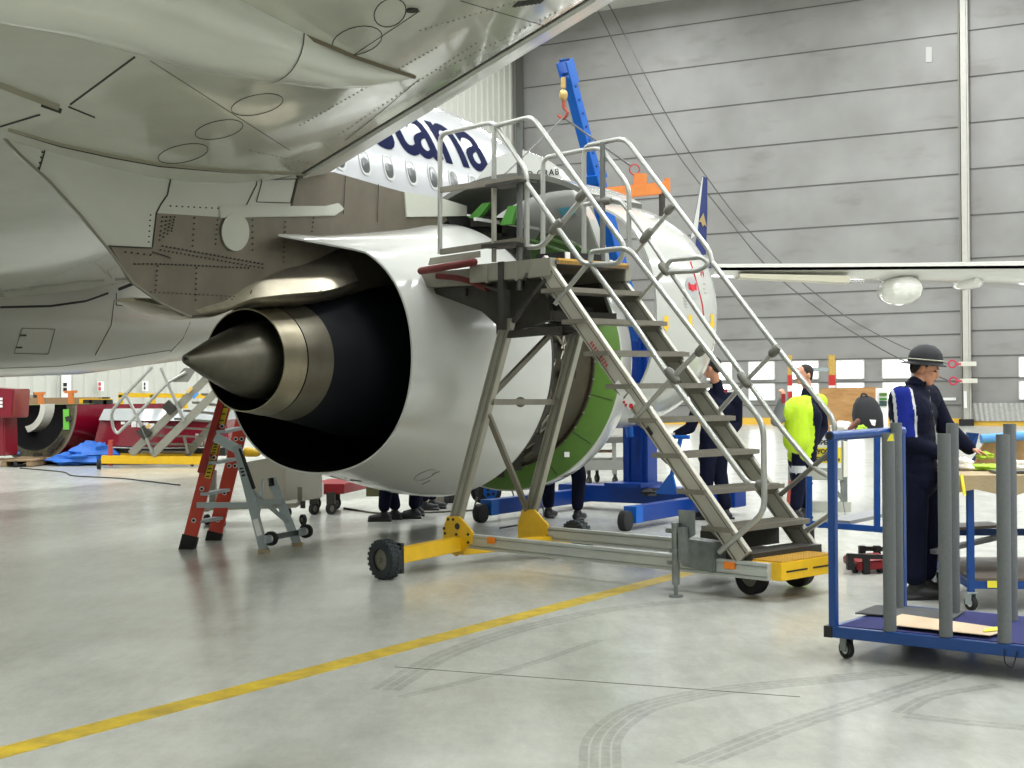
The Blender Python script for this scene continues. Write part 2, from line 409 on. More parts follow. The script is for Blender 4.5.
# ================================================================== AIRLINER (one thing)
AS = 1.055; AO = V((0, 0, -.0825))     # size of this airliner against the first survey, wheels kept on the floor
ve, ze = -7.47, 1.77
def E_(t, dv, dz): return H(9.66+t, ve+dv, ze+dz)     # engine frame
plane = thing('airliner', H(9.66, -13.22, 0), 'white airliner with navy lettering whose grey wing and near engine fill the upper left', 'aircraft')
vf, zf, ra, rb_ = -13.22, 4.05, 1.975, 2.07
prof = [(-12, 1), (18.9, 1), (19.6, .995), (20.4, .965), (21.2, .9), (21.9, .8), (22.5, .66), (22.95, .5), (23.25, .32), (23.4, .1)]
rings = []
for u, k in prof:
    ring = []
    zc_ = zf - (1-k)*.55
    for i in range(72):
        a = 2*PI*i/72; ring.append(H(u, vf+ra*k*math.cos(a), zc_+rb_*k*math.sin(a)))
    rings.append(ring)
# denser along length for the lettering to sit on
fus = MB().loft(rings).build('fuselage', fusw, plane, smooth=True)
def cyl(u, ang, r=0): return H(u, vf+(ra+r)*math.cos(ang), zf+(rb_+r)*math.sin(ang))
# cabin windows
for i in range(14):
    u = 15.70+.553*(i-5)
    mb = MB(); N = 24
    def oval(k, r):
        out = []
        for j in range(N):
            a = 2*PI*j/N; x = .125*k*(abs(math.cos(a))**.75)*(1 if math.cos(a) > 0 else -1); y = .185*k*(abs(math.sin(a))**.75)*(1 if math.sin(a) > 0 else -1)
            out.append(cyl(u+x, R(13)+y/2.02, r))
        return out
    mb.loft([oval(1, .002), oval(1, .012), oval(.82, .012), oval(.78, .002)], 1, caps=False)
    mb.loft([oval(.82, .006), oval(.4, .006)], 0, caps=False)
    mb.add(oval(.4, .006), [list(range(N))], 0)
    mb.build('cabin_window', [winglass, winrim], fus)
text_mesh('stana', 1.62, lambda x, y: cyl(19.22+x, R(21.5)+y/2.03, .008), 'lettering', navy_t, fus, offset=.016, align='RIGHT', th=.003, space=.95, cuts=10)
# belly fairing
rings = []
for u, k in [(-2, .0), (0, .55), (1.5, .8), (3, .95), (5, 1), (10, 1), (12, .93), (13.5, .75), (15, .45), (16, .1)]:
    ring = []
    for i in range(48):
        a = 2*PI*i/48; c, s = math.cos(a), math.sin(a)
        x = (1.55+.72*k)*(abs(c)**.7)*(1 if c > 0 else -1); z = (1.0*k+.25)*(abs(s)**.85)*(1 if s > 0 else -1)
        ring.append(H(u, vf+x, 2.88-(1-k)*.1+z))
    rings.append(ring)
bf = MB().loft(rings).build('belly_fairing', bellyp, plane, smooth=True)
bvb = BVHTree.FromPolygons([v.co+org(plane) for v in bf.data.vertices], [p.vertices[:] for p in bf.data.polygons])
mb = MB()
def bline(pts, w, mi=0):
    q = []
    for (xa, ya), (xb, yb) in zip(pts, pts[1:]):
        n = max(2, int(math.hypot(xb-xa, yb-ya)/6))
        for k in range(n+1):
            h = bvb.ray_cast(CAM, ray(xa+(xb-xa)*k/n, ya+(yb-ya)*k/n).normalized())
            if h[0] is None: continue
            nn = h[1] if h[1].dot(ray(xa, ya)) < 0 else -h[1]; q.append(h[0]+nn*.004)
    for a, b in zip(q, q[1:]):
        if 0 < (b-a).length < .3: mb.beam(a, b, w, .004, up=(a-CAM), mi=mi)
bline([(0, 307), (50, 306), (85, 301), (108, 293)], .022); bline([(118, 289), (136, 282)], .04); bline([(0, 210), (66, 209)], .006)
bline([(116, 293), (116, 305), (150, 308), (184, 312)], .008); bline([(114, 300), (111, 325), (95, 355)], .006); bline([(22, 328), (55, 329), (48, 354), (14, 353), (22, 328)], .004)
bline([(24+18*math.cos(a*PI/8), 272+6*math.sin(a*PI/8)-3*math.cos(a*PI/8)) for a in range(17)], .005); bline([(0, 368), (60, 366), (120, 358), (170, 350)], .004); bline([(190, 322), (183, 338), (170, 352)], .005)
bline([(106, 280), (122, 270)], .006); bline([(106, 280), (112, 285)], .006); bline([(20, 335), (26, 335)], .02); bline([(16, 347), (22, 347)], .02)
mb.build('panel_gaps', line_m, bf)
# wing: lower + upper surface, s = metres outboard of the engine
def LEu(s): return 9.6-.51*s
def chord(s): return 5.9-.32*s if s > -2 else 6.54-.62*(s+2)*1
def zlow(s, c, C):
    x = min(max(c/C, 0), 1)
    # nose radius, belly and reflex towards the trailing edge
    z = .04 - .30*math.sin(min(x/.34, 1)*PI/2)**.9 if x < .34 else -.26 + .36*((x-.34)/.66)**1.35
    return z
def zup(s, c, C):
    x = min(max(c/C, 0), 1)
    return .10 + .42*(math.sqrt(x)*(1-x)*2.2) - .0*x if x < 1 else .10
def wing_low(s, c):
    C = chord(s); return H(LEu(s)-c, ve+s, 3.21+.152*s+zlow(s, c, C)*(.55+.45*C/6))
wr = MB(); rows_ = []
SS = [-4.6+i*.42 for i in range(36)]
cc = [0, .006, .02, .05, .09, .14, .2, .27, .34, .42, .5, .58, .66, .74, .82, .9, 1]
rings = []
for s in SS:
    C = chord(s); ring = []
    k = (.55+.45*C/6)
    for x in cc: ring.append(H(LEu(s)-x*C, ve+s, 3.21+.152*s+zlow(s, x*C, C)*k))
    for x in cc[::-1]: ring.append(H(LEu(s)-x*C, ve+s, 3.21+.152*s+max(zup(s, x*C, C)*k, zlow(s, x*C, C)*k+.02)))
    rings.append(ring)
wing = wr.loft(rings).build('wing', wingp, plane, smooth=True)
bvh = BVHTree.FromPolygons([v.co+org(plane) for v in wing.data.vertices], [p.vertices[:] for p in wing.data.polygons])
def wp(x, y, lift=.006):                              # pixel -> point on the wing's underside
    h = bvh.ray_cast(CAM, ray(x, y).normalized())
    if h[0] is None: return None
    n = h[1]; n = n if n.z < 0 else -n
    return h[0] + n*lift
def wline(pts, w, mb, mi=0, lift=.004):
    P3 = []
    for (xa, ya), (xb, yb) in zip(pts, pts[1:]):
        n = max(2, int(math.hypot(xb-xa, yb-ya)/8))
        for k in range(n): P3.append(wp(xa+(xb-xa)*k/n, ya+(yb-ya)*k/n, lift))
    P3.append(wp(*pts[-1], lift)); P3 = [p for p in P3 if p]
    if len(P3) < 2: return
    vs = []
    for i, p in enumerate(P3):
        a = P3[max(i-1, 0)]; b = P3[min(i+1, len(P3)-1)]; d = (b-a).normalized(); s = d.cross((p-CAM).normalized()).normalized()
        vs += [p+s*w/2, p-s*w/2]
    mb.add(vs, [(2*i, 2*i+1, 2*i+3, 2*i+2) for i in range(len(P3)-1)], mi)
# panel gaps on the wing's underside
mb = MB()
wline([(70, 104), (135, 56)], .012, mb); wline([(0, 126), (40, 114)], .012, mb); wline([(-5, 80), (20, 90), (60, 105)], .06, mb, 1); wline([(42, 102), (62, 109)], .05, mb)
wline([(68, 106), (95, 117)], .01, mb)
wline([(8, 128), (60, 143), (110, 154), (160, 163), (230, 170), (318, 174)], .03, mb, 1)
wline([(8, 130), (60, 146), (110, 157), (160, 166), (230, 172), (318, 175)], .008, mb)
for (cx, cy, rx, ry) in [(257, 104, 26, 10), (219, 129, 24, 9), (183, 153, 25, 9), (357, 40, 25, 14), (390, 12, 16, 14)]:
    wline([(cx+rx*math.cos(a*PI/10), cy+ry*math.sin(a*PI/10)-.18*rx*math.cos(a*PI/10)) for a in range(21)], .005, mb)
wline([(232, -4), (300, 32), (360, 57), (416, 76)], .035, mb, 2); wline([(420, 78), (380, 112), (345, 140)], .004, mb); wline([(560, 20), (500, 62), (440, 100), (360, 160)], .006, mb)  # wide brown line is the wing gap at the track fairing
for a, b in (((150, 60), (290, 150)), ((420, 10), (330, 70)), ((460, 0), (560, 30))): wline([a, b], .004, mb)
mb.build('panel_gaps', [line_m, seal, mat('wing gap brown', (92, 84, 64), .8)], wing)
# rivets, vents
mb = MB()
for (xa, ya), (xb, yb), n in [((300, 125), (440, 45), 34), ((330, 140), (480, 40), 34), ((420, 30), (520, 0), 18), ((250, 150), (330, 168), 18), ((440, 70), (560, 10), 24)]:
    for k in range(n):
        p = wp(xa+(xb-xa)*k/n, ya+(yb-ya)*k/n, .002)
        if p: mb.disc(p, (p-CAM), .006, .003, 6)
mb.build('rivet_rows', mat('wing rivets', (120, 120, 108), .6), wing)
mb = MB()
for (x, y, r) in [(412, 10, .035)]:
    p = wp(x, y, .003); mb.disc(p, EZ, r, .01, 16)
p0 = wp(528, 4, .002)
for k in range(7):
    q = wp(514+k*4, 6-k*.6, .004); q2 = wp(520+k*4, 1-k*.6, .004)
    if q and q2: mb.beam(q, q2, .02, .008)
mb.build('drain_vents', line_m, wing)
# leading-edge slat: white strip with a dark gap behind it
rings = []; rg = []
for s in [-.2+i*.4 for i in range(30)]:
    C = chord(s); k = (.55+.45*C/6); ring = []
    def pt(x, off): return H(LEu(s)-x*C+(.05 if x < .012 else .02), ve+s, 3.21+.152*s+(zlow(s, x*C, C)*k if off < 0 else max(zup(s, x*C, C)*k, 0))+off)
    for x in (.05, .03, .015, .004, 0): ring.append(pt(x, -.018))
    for x in (0, .01, .03, .08): ring.append(pt(x, .02))
    rings.append(ring)
    rg.append([H(LEu(s)-.055*C, ve+s, 3.21+.152*s+zlow(s, .055*C, C)*k-.004), H(LEu(s)-.062*C, ve+s, 3.21+.152*s+zlow(s, .062*C, C)*k-.004), H(LEu(s)-.062*C, ve+s, 3.21+.152*s+zlow(s, .062*C, C)*k+.01), H(LEu(s)-.055*C, ve+s, 3.21+.152*s+zlow(s, .055*C, C)*k+.01)])
slat = MB().loft(rings).build('slat', mat('slat white', (214, 214, 208), .2, coat=.4), wing, smooth=True)
MB().loft(rg).build('slat_gap', line_m, wing)
# flap track fairing under the wing (long canoe), pointed end forward
tipF = wp(425, 78, -.02); uT, vT, zT = UV(tipF)
rings = []
for t, hw, dp in [(0, .01, .01), (.25, .05, .05), (.6, .11, .11), (1.0, .17, .17), (1.5, .23, .24), (2.0, .27, .31), (2.8, .3, .38), (4.0, .3, .42), (5.2, .27, .4), (6.6, .2, .3)]:
    ring = []
    vv_ = vT - .02*t
    zt = UV(wing_low(vv_-ve, min(LEu(vv_-ve)-(uT-t), 5)))[2] if t < 4 else zT-.02
    for i in range(20):
        a = PI + PI*i/19; ring.append(H(uT-t, vv_+hw*math.cos(a), zt+.03+dp*math.sin(a)))
    ring += [H(uT-t, vv_+hw*.9, zt+.12), H(uT-t, vv_-hw*.9, zt+.12)]
    rings.append(ring)
ff = MB().loft(rings).build('flap_track_fairing', wing2, wing, smooth=True)
mb = MB()
def fr_arc(t, hw, dp, w=.008):
    vv_ = vT-.02*t; zt = UV(wing_low(vv_-ve, min(LEu(vv_-ve)-(uT-t), 5)))[2]
    a_ = []; 
    for i in range(15):
        a = PI+PI*i/14; a_.append(H(uT-t, vv_+(hw+.003)*math.cos(a), zt+.03+(dp+.003)*math.sin(a)))
    mb.add(a_ + [p - EU*w for p in a_], [(i, i+1, 16+i, 15+i) for i in range(14)])
fr_arc(1.45, .226, .238); mb.build('joint_line', line_m, ff)
# pylon ---------------------------------------------------------------
vp_ = -7.22
def py(x, y): return onV(x, y, vp_)
def poly(pxs): return [py(x, y) for x, y in pxs]
T = EV*-.5
def tprism(pts, off=0.0, mi=0, full=.5):              # slab whose far side tapers to the thin trailing edge
    mb = MB(); n = len(pts); a = [V(p)+EV*off for p in pts]; b = [p - EV*(.03+full*min(1, max(0, (UV(p)[0]-7.7)/1.6))) for p in a]
    return mb.add(a+b, [list(range(n))[::-1], list(range(n, 2*n))] + [(i, (i+1) % n, n+(i+1) % n, n+i) for i in range(n)], mi)
pyl = tprism(poly([(-12, 108), (45, 122), (140, 140), (260, 150), (303, 150), (298, 172), (290, 207), (219, 217), (156, 213), (152, 248), (108, 246), (80, 215), (48, 180), (20, 155)])).build('pylon', wing2, plane)
mb = tprism(poly([(108, 243), (152, 247), (156, 211), (219, 215), (290, 214), (300, 172), (335, 172), (390, 188), (435, 200), (452, 218), (420, 240), (345, 262), (330, 300), (250, 303), (205, 314), (190, 316), (160, 302), (132, 282)]), -.004, 0, .45)
hs = mb.build('heat_shield', brown, pyl, bev=.006)
MB().prism([p+EV*.012 for p in poly([(218, 206), (325, 206), (338, 203), (344, 209), (334, 216), (219, 218)])], EV*-.05).build('upper_fillet', wing2, pyl, bev=.006)
MB().prism([p+EV*.01 for p in poly([(404, 192), (440, 198), (466, 206), (466, 216), (406, 217)])], EV*-.3).build('forward_panel', wing2, pyl)
# oval access panel
mb = MB(); c = py(234.5, 232) + EV*.004; r1_ = py(248, 232)-py(234.5, 232); r2_ = py(234.5, 213)-py(234.5, 232)
mb.prism([c+r1_*math.cos(a*PI/18)+r2_*math.sin(a*PI/18) for a in range(36)], EV*.01); mb.build('access_panel', wing2, pyl)
# rivets and gaps on the pylon side
mb = MB()
def prow(a, b, n, r=.006):
    for k in range(n): mb.disc(py(a[0]+(b[0]-a[0])*k/(n-1), a[1]+(b[1]-a[1])*k/(n-1)) + EV*.006, EV, r, .008, 6, 0)
for i in range(4): prow((162+i*4, 217), (159+i*4, 240-i*3), 6)
prow((194, 218), (192, 246), 6); prow((217, 220), (215, 244), 6); prow((252, 220), (252, 250), 6); prow((285, 222), (283, 262), 9)
prow((160, 250), (262, 268), 26); prow((162, 246), (262, 264), 26, .007); prow((160, 264), (248, 268), 24); prow((134, 264), (160, 264), 7)
prow((125, 252), (150, 255), 5); prow((157, 266), (155, 290), 6); prow((196, 268), (195, 300), 7); prow((150, 292), (260, 298), 26, .004)
prow((170, 206), (330, 214), 28, .005); prow((150, 215), (148, 242), 6, .005); prow((313, 218), (311, 236), 5)
prow((43, 147), (38, 168), 5, .006)
mb.build('rivet_rows', blk, pyl)
mb = MB()
def pgap(pts, w=.006):
    q = [py(x, y)+EV*.005 for x, y in pts]
    for a, b in zip(q, q[1:]): mb.beam(a, b, .004, w, up=(b-a).cross(EV))
pgap([(172, 165), (170, 180), (167, 195), (160, 205), (156, 213), (152, 247)], .009); pgap([(258, 168), (256, 185), (246, 205)]); pgap([(45, 134), (44, 152), (38, 172)], .009)
pgap([(262, 180), (296, 179), (290, 203), (256, 202), (262, 180)], .005); pgap([(108, 246), (152, 248)], .008); pgap([(152, 252), (165, 256), (170, 258)], .008)
pgap([(345, 176), (343, 214)], .004); pgap([(378, 184), (377, 222)], .004)
mb.build('panel_gaps', line_m, pyl)
# trailing edge strip of the pylon
q = [py(x, y)+EV*.01 for x, y in [(0, 135), (20, 156), (48, 181), (80, 216), (108, 250), (132, 283), (160, 303), (190, 317)]]
mb = MB()
for a, b in zip(q, q[1:]): mb.beam(a, b, .014, .014)
mb.build('edge_strip', mat('worn edge', (120, 118, 104), .5), pyl)
# lower fairing above the exhaust (bulged, bright metal)
rings = []
for u, zt, zb, hw in [(7.5, 2.16, 2.13, .10), (7.75, 2.16, 2.06, .2), (8.0, 2.2, 2.02, .26), (8.25, 2.26, 2.04, .28), (8.5, 2.34, 2.12, .32), (8.8, 2.42, 2.14, .37), (9.2, 2.5, 2.16, .42), (9.45, 2.58, 2.19, .42), (9.75, 2.7, 2.24, .38)]:
    ring = []
    for i in range(13):
        a = PI+PI*i/12; ring.append(H(u, ve+hw*math.cos(a), (zt*.35+zb*.65)+((zt*.35+zb*.65)-zb)*math.sin(a)))
    ring += [H(u, ve+hw*.62, zt), H(u, ve-hw*.62, zt)]
    rings.append(ring)
af = MB().loft(rings).build('aft_fairing', tit, pyl, smooth=True)
mb = MB()
for u, hw in ((8.5, .3), (9.2, .42)):
    for i in range(9):
        a = R(-8 - i*7)
        zc0 = {8.5: (2.48*.35+2.15*.65, 2.15), 9.2: (2.5*.35+2.19*.65, 2.19)}[u]
        mb.disc(H(u, ve+(hw+.002)*math.cos(a), zc0[0]+(zc0[0]-zc0[1])*math.sin(a)), EV-EZ*.3, .006, .006, 6)
for k in range(30):
    f_ = k/29; u = 7.7+1.5*f_; hw = .17+.24*f_
    mb.disc(H(u, ve+hw*.97, 2.20+.08*math.sin(f_*3)*-.6+.06*f_), EV-EZ*.2, .005, .006, 6)
mb.build('rivet_rows', blk, af)
# inner pylon wall down to the core cowl
MB().prism([H(9.5, ve+.2, 2.3), H(10.9, ve+.2, 2.2), H(10.9, ve+.2, 3.0), H(9.62, ve+.2, 3.0), H(9.5, ve+.2, 2.65)], EV*-.4).build('strut_wall', mat('stained strut metal', (126, 120, 104), .4, .6, noise=.2), pyl, bev=.02)
# nacelle ---------------------------------------------------------------
def lipf(t, r, a):
    # slightly squarish section, upper lip swept aft beside the pylon; a measured from the top
    aa = (a+PI) % (2*PI) - PI; w = max(0, 1-t/1.4)
    r2 = r*(1+.035*w*math.sin(2*a)**2)
    d = abs(aa)/R(1); k = min(1, max(0, (31-d)/7)); k = k*k*(3-2*k); ext = .35+.6*min(1, max(0, (d-8)/15))
    return (t-ext*k*max(0, 1-t/1.0), r2 + .01*k*w)
GAPA = R(8)
outer = [(0, .975), (.25, 1.0), (.6, 1.075), (1.0, 1.165), (1.35, 1.235), (1.6, 1.27), (1.77, 1.285)]
inner = [(1.77, 1.25), (1.6, 1.12), (1.2, 1.04), (.6, .98), (.2, .965), (0, .96)]
mb = MB(); mb.lathe(outer+inner+[outer[0]], E_(0, 0, 0), EU, 160, rf=lipf, a0=GAPA, a1=2*PI-GAPA, mis=[0]*6+[1]*6+[0])
for s in (1, -1): pass
tr = mb.build('thrust_reverser', [white, black_i], plane, smooth=True)
MB().lathe([(1.79, 1.25), (1.80, 1.275), (1.84, 1.27), (1.84, 1.2)], E_(0, 0, 0), EU, 96).build('seal_ring', line_m, tr, smooth=True)
# C-duct floor (black disc painted for the shade deep in the bypass duct)
MB().lathe([(1.65, 1.2), (1.7, .5)], E_(0, 0, 0), EU, 64).build('duct_shade_disc', black_i, tr)
# lettering on the cowl top
def sidept(t, a, r): return E_(t, r*math.sin(a), r*math.cos(a))
def onNac(x, y):
    bv = onNac.b; h = bv.ray_cast(CAM, ray(x, y).normalized()); return h
onNac.b = BVHTree.FromPolygons([v.co+org(plane) for v in tr.data.vertices], [p.vertices[:] for p in tr.data.polygons])
def decal(txt, x, y, size, mname, m, parent, bvt, ang=0, off=0.0, right=None):
    h = bvt.ray_cast(CAM, ray(x, y).normalized())
    if h[0] is None: return
    n = h[1]; n = n if n.dot(ray(x, y)) < 0 else -n
    xd = (right or EU); xd = (xd - n*xd.dot(n)).normalized(); yd = n.cross(xd).normalized()
    if ang: q = Quaternion(n, ang); xd = q @ xd; yd = q @ yd
    text_mesh(txt, size, plane_fn(h[0]+n*.014, xd, yd), mname, m, parent, offset=off)
decal('NO STEP', 310, 234, .085, 'lettering', blk, tr, onNac.b, off=.001)
decal('NO STEP', 408, 223, .07, 'lettering', blk, tr, onNac.b)
# latch outline low on the cowl
mb = MB()
def nline(pts, w=.005):
    q = []
    for x, y in pts:
        h = onNac(x, y)
        if h[0]: n = h[1]; n = n if n.dot(ray(x, y)) < 0 else -n; q.append(h[0]+n*.003)
    for a, b in zip(q, q[1:]): mb.beam(a, b, w, .002, up=(a-CAM))
nline([(425+11*math.cos(a*PI/8), 475+4*math.sin(a*PI/8)-4*math.cos(a*PI/8)) for a in range(17)]); nline([(432, 474), (440, 471)], .01); nline([(422, 484), (430, 480)], .01)
nline([(350, 480), (362, 481)], .01); nline([(372, 465), (345, 478), (300, 478)], .004)
mb.build('latch_marks', mat('faint grey mark', (120, 120, 112), .6), tr)
# core
core = MB(); core.lathe([(-.645, .435), (-.38, .48)], E_(0, 0, -.035), EU, 64, mi=0); core.lathe([(-.38, .48), (0, .55), (.5, .66), (1.2, .76), (1.75, .78)], E_(0, 0, -.035), EU, 64, mi=1)
core.lathe([(-.645, .435), (-.62, .40)], E_(0, 0, -.035), EU, 64, mi=2)
cowl = core.build('core_cowl', [mat('dull nozzle metal', (116, 111, 97), .42, .8, noise=.2, scale=5), core_b, black_i], plane, smooth=True)
nz = MB().lathe([(-.9, .395), (-.9, .405), (-.665, .438), (-.66, .42), (-.5, .40), (-.2, .38), (-.2, .02)], E_(0, 0, -.035), EU, 64, mis=[0, 0, 0, 1, 1, 1]).lathe([(-.9, .395), (-.66, .41)], E_(0, 0, -.035), EU, 64, mi=1).build('exhaust_nozzle', [ring_m, black_i], plane, smooth=True)
MB().lathe([(-1.56, .001), (-1.56, .036), (-1.3, .145), (-1.0, .255), (-.85, .30), (-.7, .315), (-.55, .30), (-.3, .26)], E_(0, 0, -.035), EU, 48).build('exhaust_cone', cone_m, plane, smooth=True)
MB().disc(E_(-1.562, 0, -.035), EU, .014, .01, 12).build('cone_tip_hole', blk, plane)
# fan case, pipes, green bulkhead, short forward barrel
fc = MB().lathe([(1.8, 1.12), (2.0, 1.1), (2.05, 1.06), (2.5, 1.05), (2.52, 1.09), (2.58, 1.09), (2.6, 1.05), (3.02, 1.06)], E_(0, 0, 0), EU, 72).build('fan_case', fan_m, plane, smooth=True)
mb = MB()
for k in range(16):
    a0_ = R(random.uniform(20, 120)); a1_ = a0_+R(random.uniform(15, 60)); t0_ = random.uniform(1.86, 2.35); r0_ = random.uniform(1.1, 1.17); n = 9
    pts = [sidept(t0_+.05*math.sin(j*1.3+k), a0_+(a1_-a0_)*j/(n-1), r0_) for j in range(n)]
    mb.tube(pts, random.uniform(.008, .02), 6)
for k in range(26):
    a = R(random.uniform(15, 165)); t0_ = random.uniform(1.9, 2.45); c = sidept(t0_, a, 1.14)
    mb.box(c, (random.uniform(.04, .16), random.uniform(.05, .14), random.uniform(.06, .16)), mi=1)
mb.build('pipework', [pipe_m, dsteel], fc)
bk = MB(); bk.lathe([(3.02, 1.06), (3.0, 1.08), (3.12, 1.30), (3.14, 1.31)], E_(0, 0, 0), EU, 96)
bh = bk.build('bulkhead', green, plane, smooth=True)
mb = MB()
for a in range(20, 180, 22): mb.beam(sidept(3.01, R(a), 1.10), sidept(3.11, R(a), 1.29), .006, .006, mi=0)
mb.lathe([(2.99, 1.07), (2.985, 1.095), (3.0, 1.1)], E_(0, 0, 0), EU, 72, mi=1)
for a in range(10, 180, 9): mb.disc(sidept(2.99, R(a), 1.10), EU, .009, .02, 6, mi=2)
mb.build('bulkhead_joints', [line_m, fan_m, mat('dull fastener', (120, 120, 110), .5)], bh)
p_ = sidept(3.055, R(141), 1.2); MB().box(p_-EU*.01, (.05, .03, .05)).build('data_plate', wlabel, bh)
MB().lathe([(3.14, 1.31), (3.15, 1.325), (3.35, 1.32), (3.42, 1.30), (3.42, 1.2)], E_(0, 0, 0), EU, 96).build('forward_skin', white, plane, smooth=True)
# opened fan cowl door above the gap, outer skin up, ribs below
def door_arc(u, k, rr, n=18, a0=-38, a1=40, cv=.83, cz=2.42):
    return [H(u, ve+cv+rr*math.sin(R(a0+(a1-a0)*i/n)), cz+k+(rr*math.cos(R(a0+(a1-a0)*i/n)))*.8) for i in range(n+1)]
mb = MB(); A1 = door_arc(11.45, 0, 1.3); A2 = door_arc(12.55, .02, 1.3); n = len(A1)
mb.add(A1+A2+[p-EZ*.05 for p in A1]+[p-EZ*.05 for p in A2], [(i, i+1, n+i+1, n+i) for i in range(n-1)], 0)
mb.add(A1+A2+[p-EZ*.05 for p in A1]+[p-EZ*.05 for p in A2], [(2*n+i, 2*n+i+1, 3*n+i+1, 3*n+i) for i in range(n-1)], 1)
mb.add(A1+A2+[p-EZ*.05 for p in A1]+[p-EZ*.05 for p in A2], [(i, i+1, 2*n+i+1, 2*n+i) for i in range(n-1)]+[(n+i, n+i+1, 3*n+i+1, 3*n+i) for i in range(n-1)]+[(0, n, 3*n, 2*n), (n-1, 2*n-1, 4*n-1, 3*n-1)], 1)
under = mat('grey composite underside', (92, 93, 86), .45, noise=.15)
fd = mb.build('fan_cowl_door', [white, under], plane, smooth=True)
mb = MB()
for (x, y, x2, y2) in [(468, 218, 484, 203), (500, 225, 510, 206)]:
    a = onp(x, y, H(11.6, 0, 0), EU); b = onp(x2, y2, H(11.6, 0, 0), EU); mb.prism([a, a+EV*.12, b+EV*.07, b-EV*.02], EU*.06)
mb.build('hold_bracket', mat('bright green primer', (64, 130, 40), .5), fd)
pu = 12.64
pts = [(462, 232), (468, 190), (492, 158), (520, 149), (535, 155), (553, 167), (572, 190), (588, 218), (600, 252), (604, 285), (520, 268)]
up_ = MB().prism([onU(x, y, pu) for x, y in pts], EU*.2).build('upper_cowl_panel', white, plane, bev=.01)
text_mesh('NO GRAB', .088, plane_fn(onU(540, 176.5, pu)-EU*.012, EV, EZ*1.0), 'lettering', blk, up_, offset=.001, space=1.2)
MB().prism([onU(x, y, pu-.01) for x, y in [(558, 208), (571, 207), (576, 214), (562, 217)]], EU*.008).build('blue_mark', mat('pale blue film', (110, 190, 214), .5), up_)
mb = MB()
for (a, b) in [((540, 236), (575, 248)), ((530, 240), (590, 262)), ((430, 214), (520, 224))]:
    mb.tube([onU(*a, 11.7), onU(*b, 11.9)], .02, 8)
mb.prism([onU(x, y, 12.0) for x, y in [(540, 232), (560, 236), (585, 250), (592, 300), (540, 300), (530, 250)]], EU*.1, 0)
mb.build('accessory_panel', green_d, plane)
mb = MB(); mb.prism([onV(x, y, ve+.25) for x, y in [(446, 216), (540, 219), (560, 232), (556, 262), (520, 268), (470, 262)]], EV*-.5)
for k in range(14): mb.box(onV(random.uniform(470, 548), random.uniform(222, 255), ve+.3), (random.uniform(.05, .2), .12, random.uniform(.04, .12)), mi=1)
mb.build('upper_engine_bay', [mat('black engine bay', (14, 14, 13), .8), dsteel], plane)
MB().beam(onV(475, 219, ve+.5), onV(538, 229, ve+.5), .03, .03).build('white_edge_rail', white, plane)
for o_ in (plane,): o_.scale = (AS,)*3; o_.location = o_.location*AS + AO
# ================================================================== removed INLET COWL hanging on the crane
ax2 = V((.7071, .7071, 0)); I0 = P(570, 316, 14.9)
inl = thing('inlet_cowl', I0, 'white engine inlet cowl with yellow arrows hanging in front of the blue crane', 'engine cowl')
def lip_o(t, r, a): return (t, r*(1+.03*math.sin(2*a)**2))
body = MB().lathe([(0, 1.125), (0, 1.15), (.3, 1.19), (.7, 1.17), (1.0, 1.09), (1.15, 1.01), (1.22, .95), (1.235, .90), (1.2, .88), (1.0, 1.04), (.7, 1.13), (.3, 1.16), (0, 1.125)], I0, ax2, 96, mis=[0]*5+[0]*3+[2]*4, rf=lip_o, a0=R(2), a1=R(186)).build('outer_barrel', [white, silver, mat('inlet liner', (150, 150, 146), .5)], inl, smooth=True)
bvi = BVHTree.FromPolygons([v.co+I0 for v in body.data.vertices], [p.vertices[:] for p in body.data.polygons])
def surf(x, y, b, lift=.004):
    h = b.ray_cast(CAM, ray(x, y).normalized())
    if h[0] is None: return None, None
    n = h[1]; n = n if n.dot(ray(x, y)) < 0 else -n
    return h[0]+n*lift, n
mb = MB()
for cx, cy in [(666, 324), (690, 323), (712, 322)]:
    k = 1 if cx < 680 else .8 if cx < 700 else .75
    for poly_ in ([(-2.2*k, -8), (2.2*k, -8), (2*k, 1), (-2*k, 1)], [(-3.6*k, 1), (3.6*k, 1), (0, 8)]):
        q = [surf(cx+a, cy+b, bvi)[0] for a, b in poly_]
        if all(q): mb.add(q, [list(range(len(q)))])
mb.build('yellow_arrows', mat('yellow arrow film', (236, 190, 40), .5), body)
mb = MB()
def sline(pts, w, mi, b):
    q = [surf(x, y, b)[0] for x, y in pts]; q = [p for p in q if p]
    for a, c in zip(q, q[1:]): mb.beam(a, c, w, .003, up=(a-CAM), mi=mi)
sline([(690, 262), (694, 275), (698, 290), (702, 305), (703, 316)], .018, 0, bvi)
for (x, y, r) in [(692, 288, .085)]:
    q, n = surf(x, y, bvi, .003); mb.disc(q, n, .11, .004, 24, 2); 
    e1 = EZ; e2 = n.cross(EZ).normalized()
    for s in (-1, 1): mb.add([q+n*.006+e2*s*.07+e1*.06, q+n*.006+e2*s*.07-e1*.06, q+n*.006-e2*s*.0-e1*.015, q+n*.006+e1*.015], [(0, 1, 2, 3)], 0)
    mb.disc(q, n, .035, .02, 12, 0)
q, n = surf(702, 275, bvi, .003)
if q: mb.tube([q+(EZ*math.cos(a*PI/8)+n.cross(EZ)*math.sin(a*PI/8))*.035 for a in range(17)], .006, 5, 0)
mb.build('red_markings', [mat('red marking film', (196, 38, 52), .5), blk, mat('grey disc', (170, 172, 172), .4, .3)], body)
mb = MB()
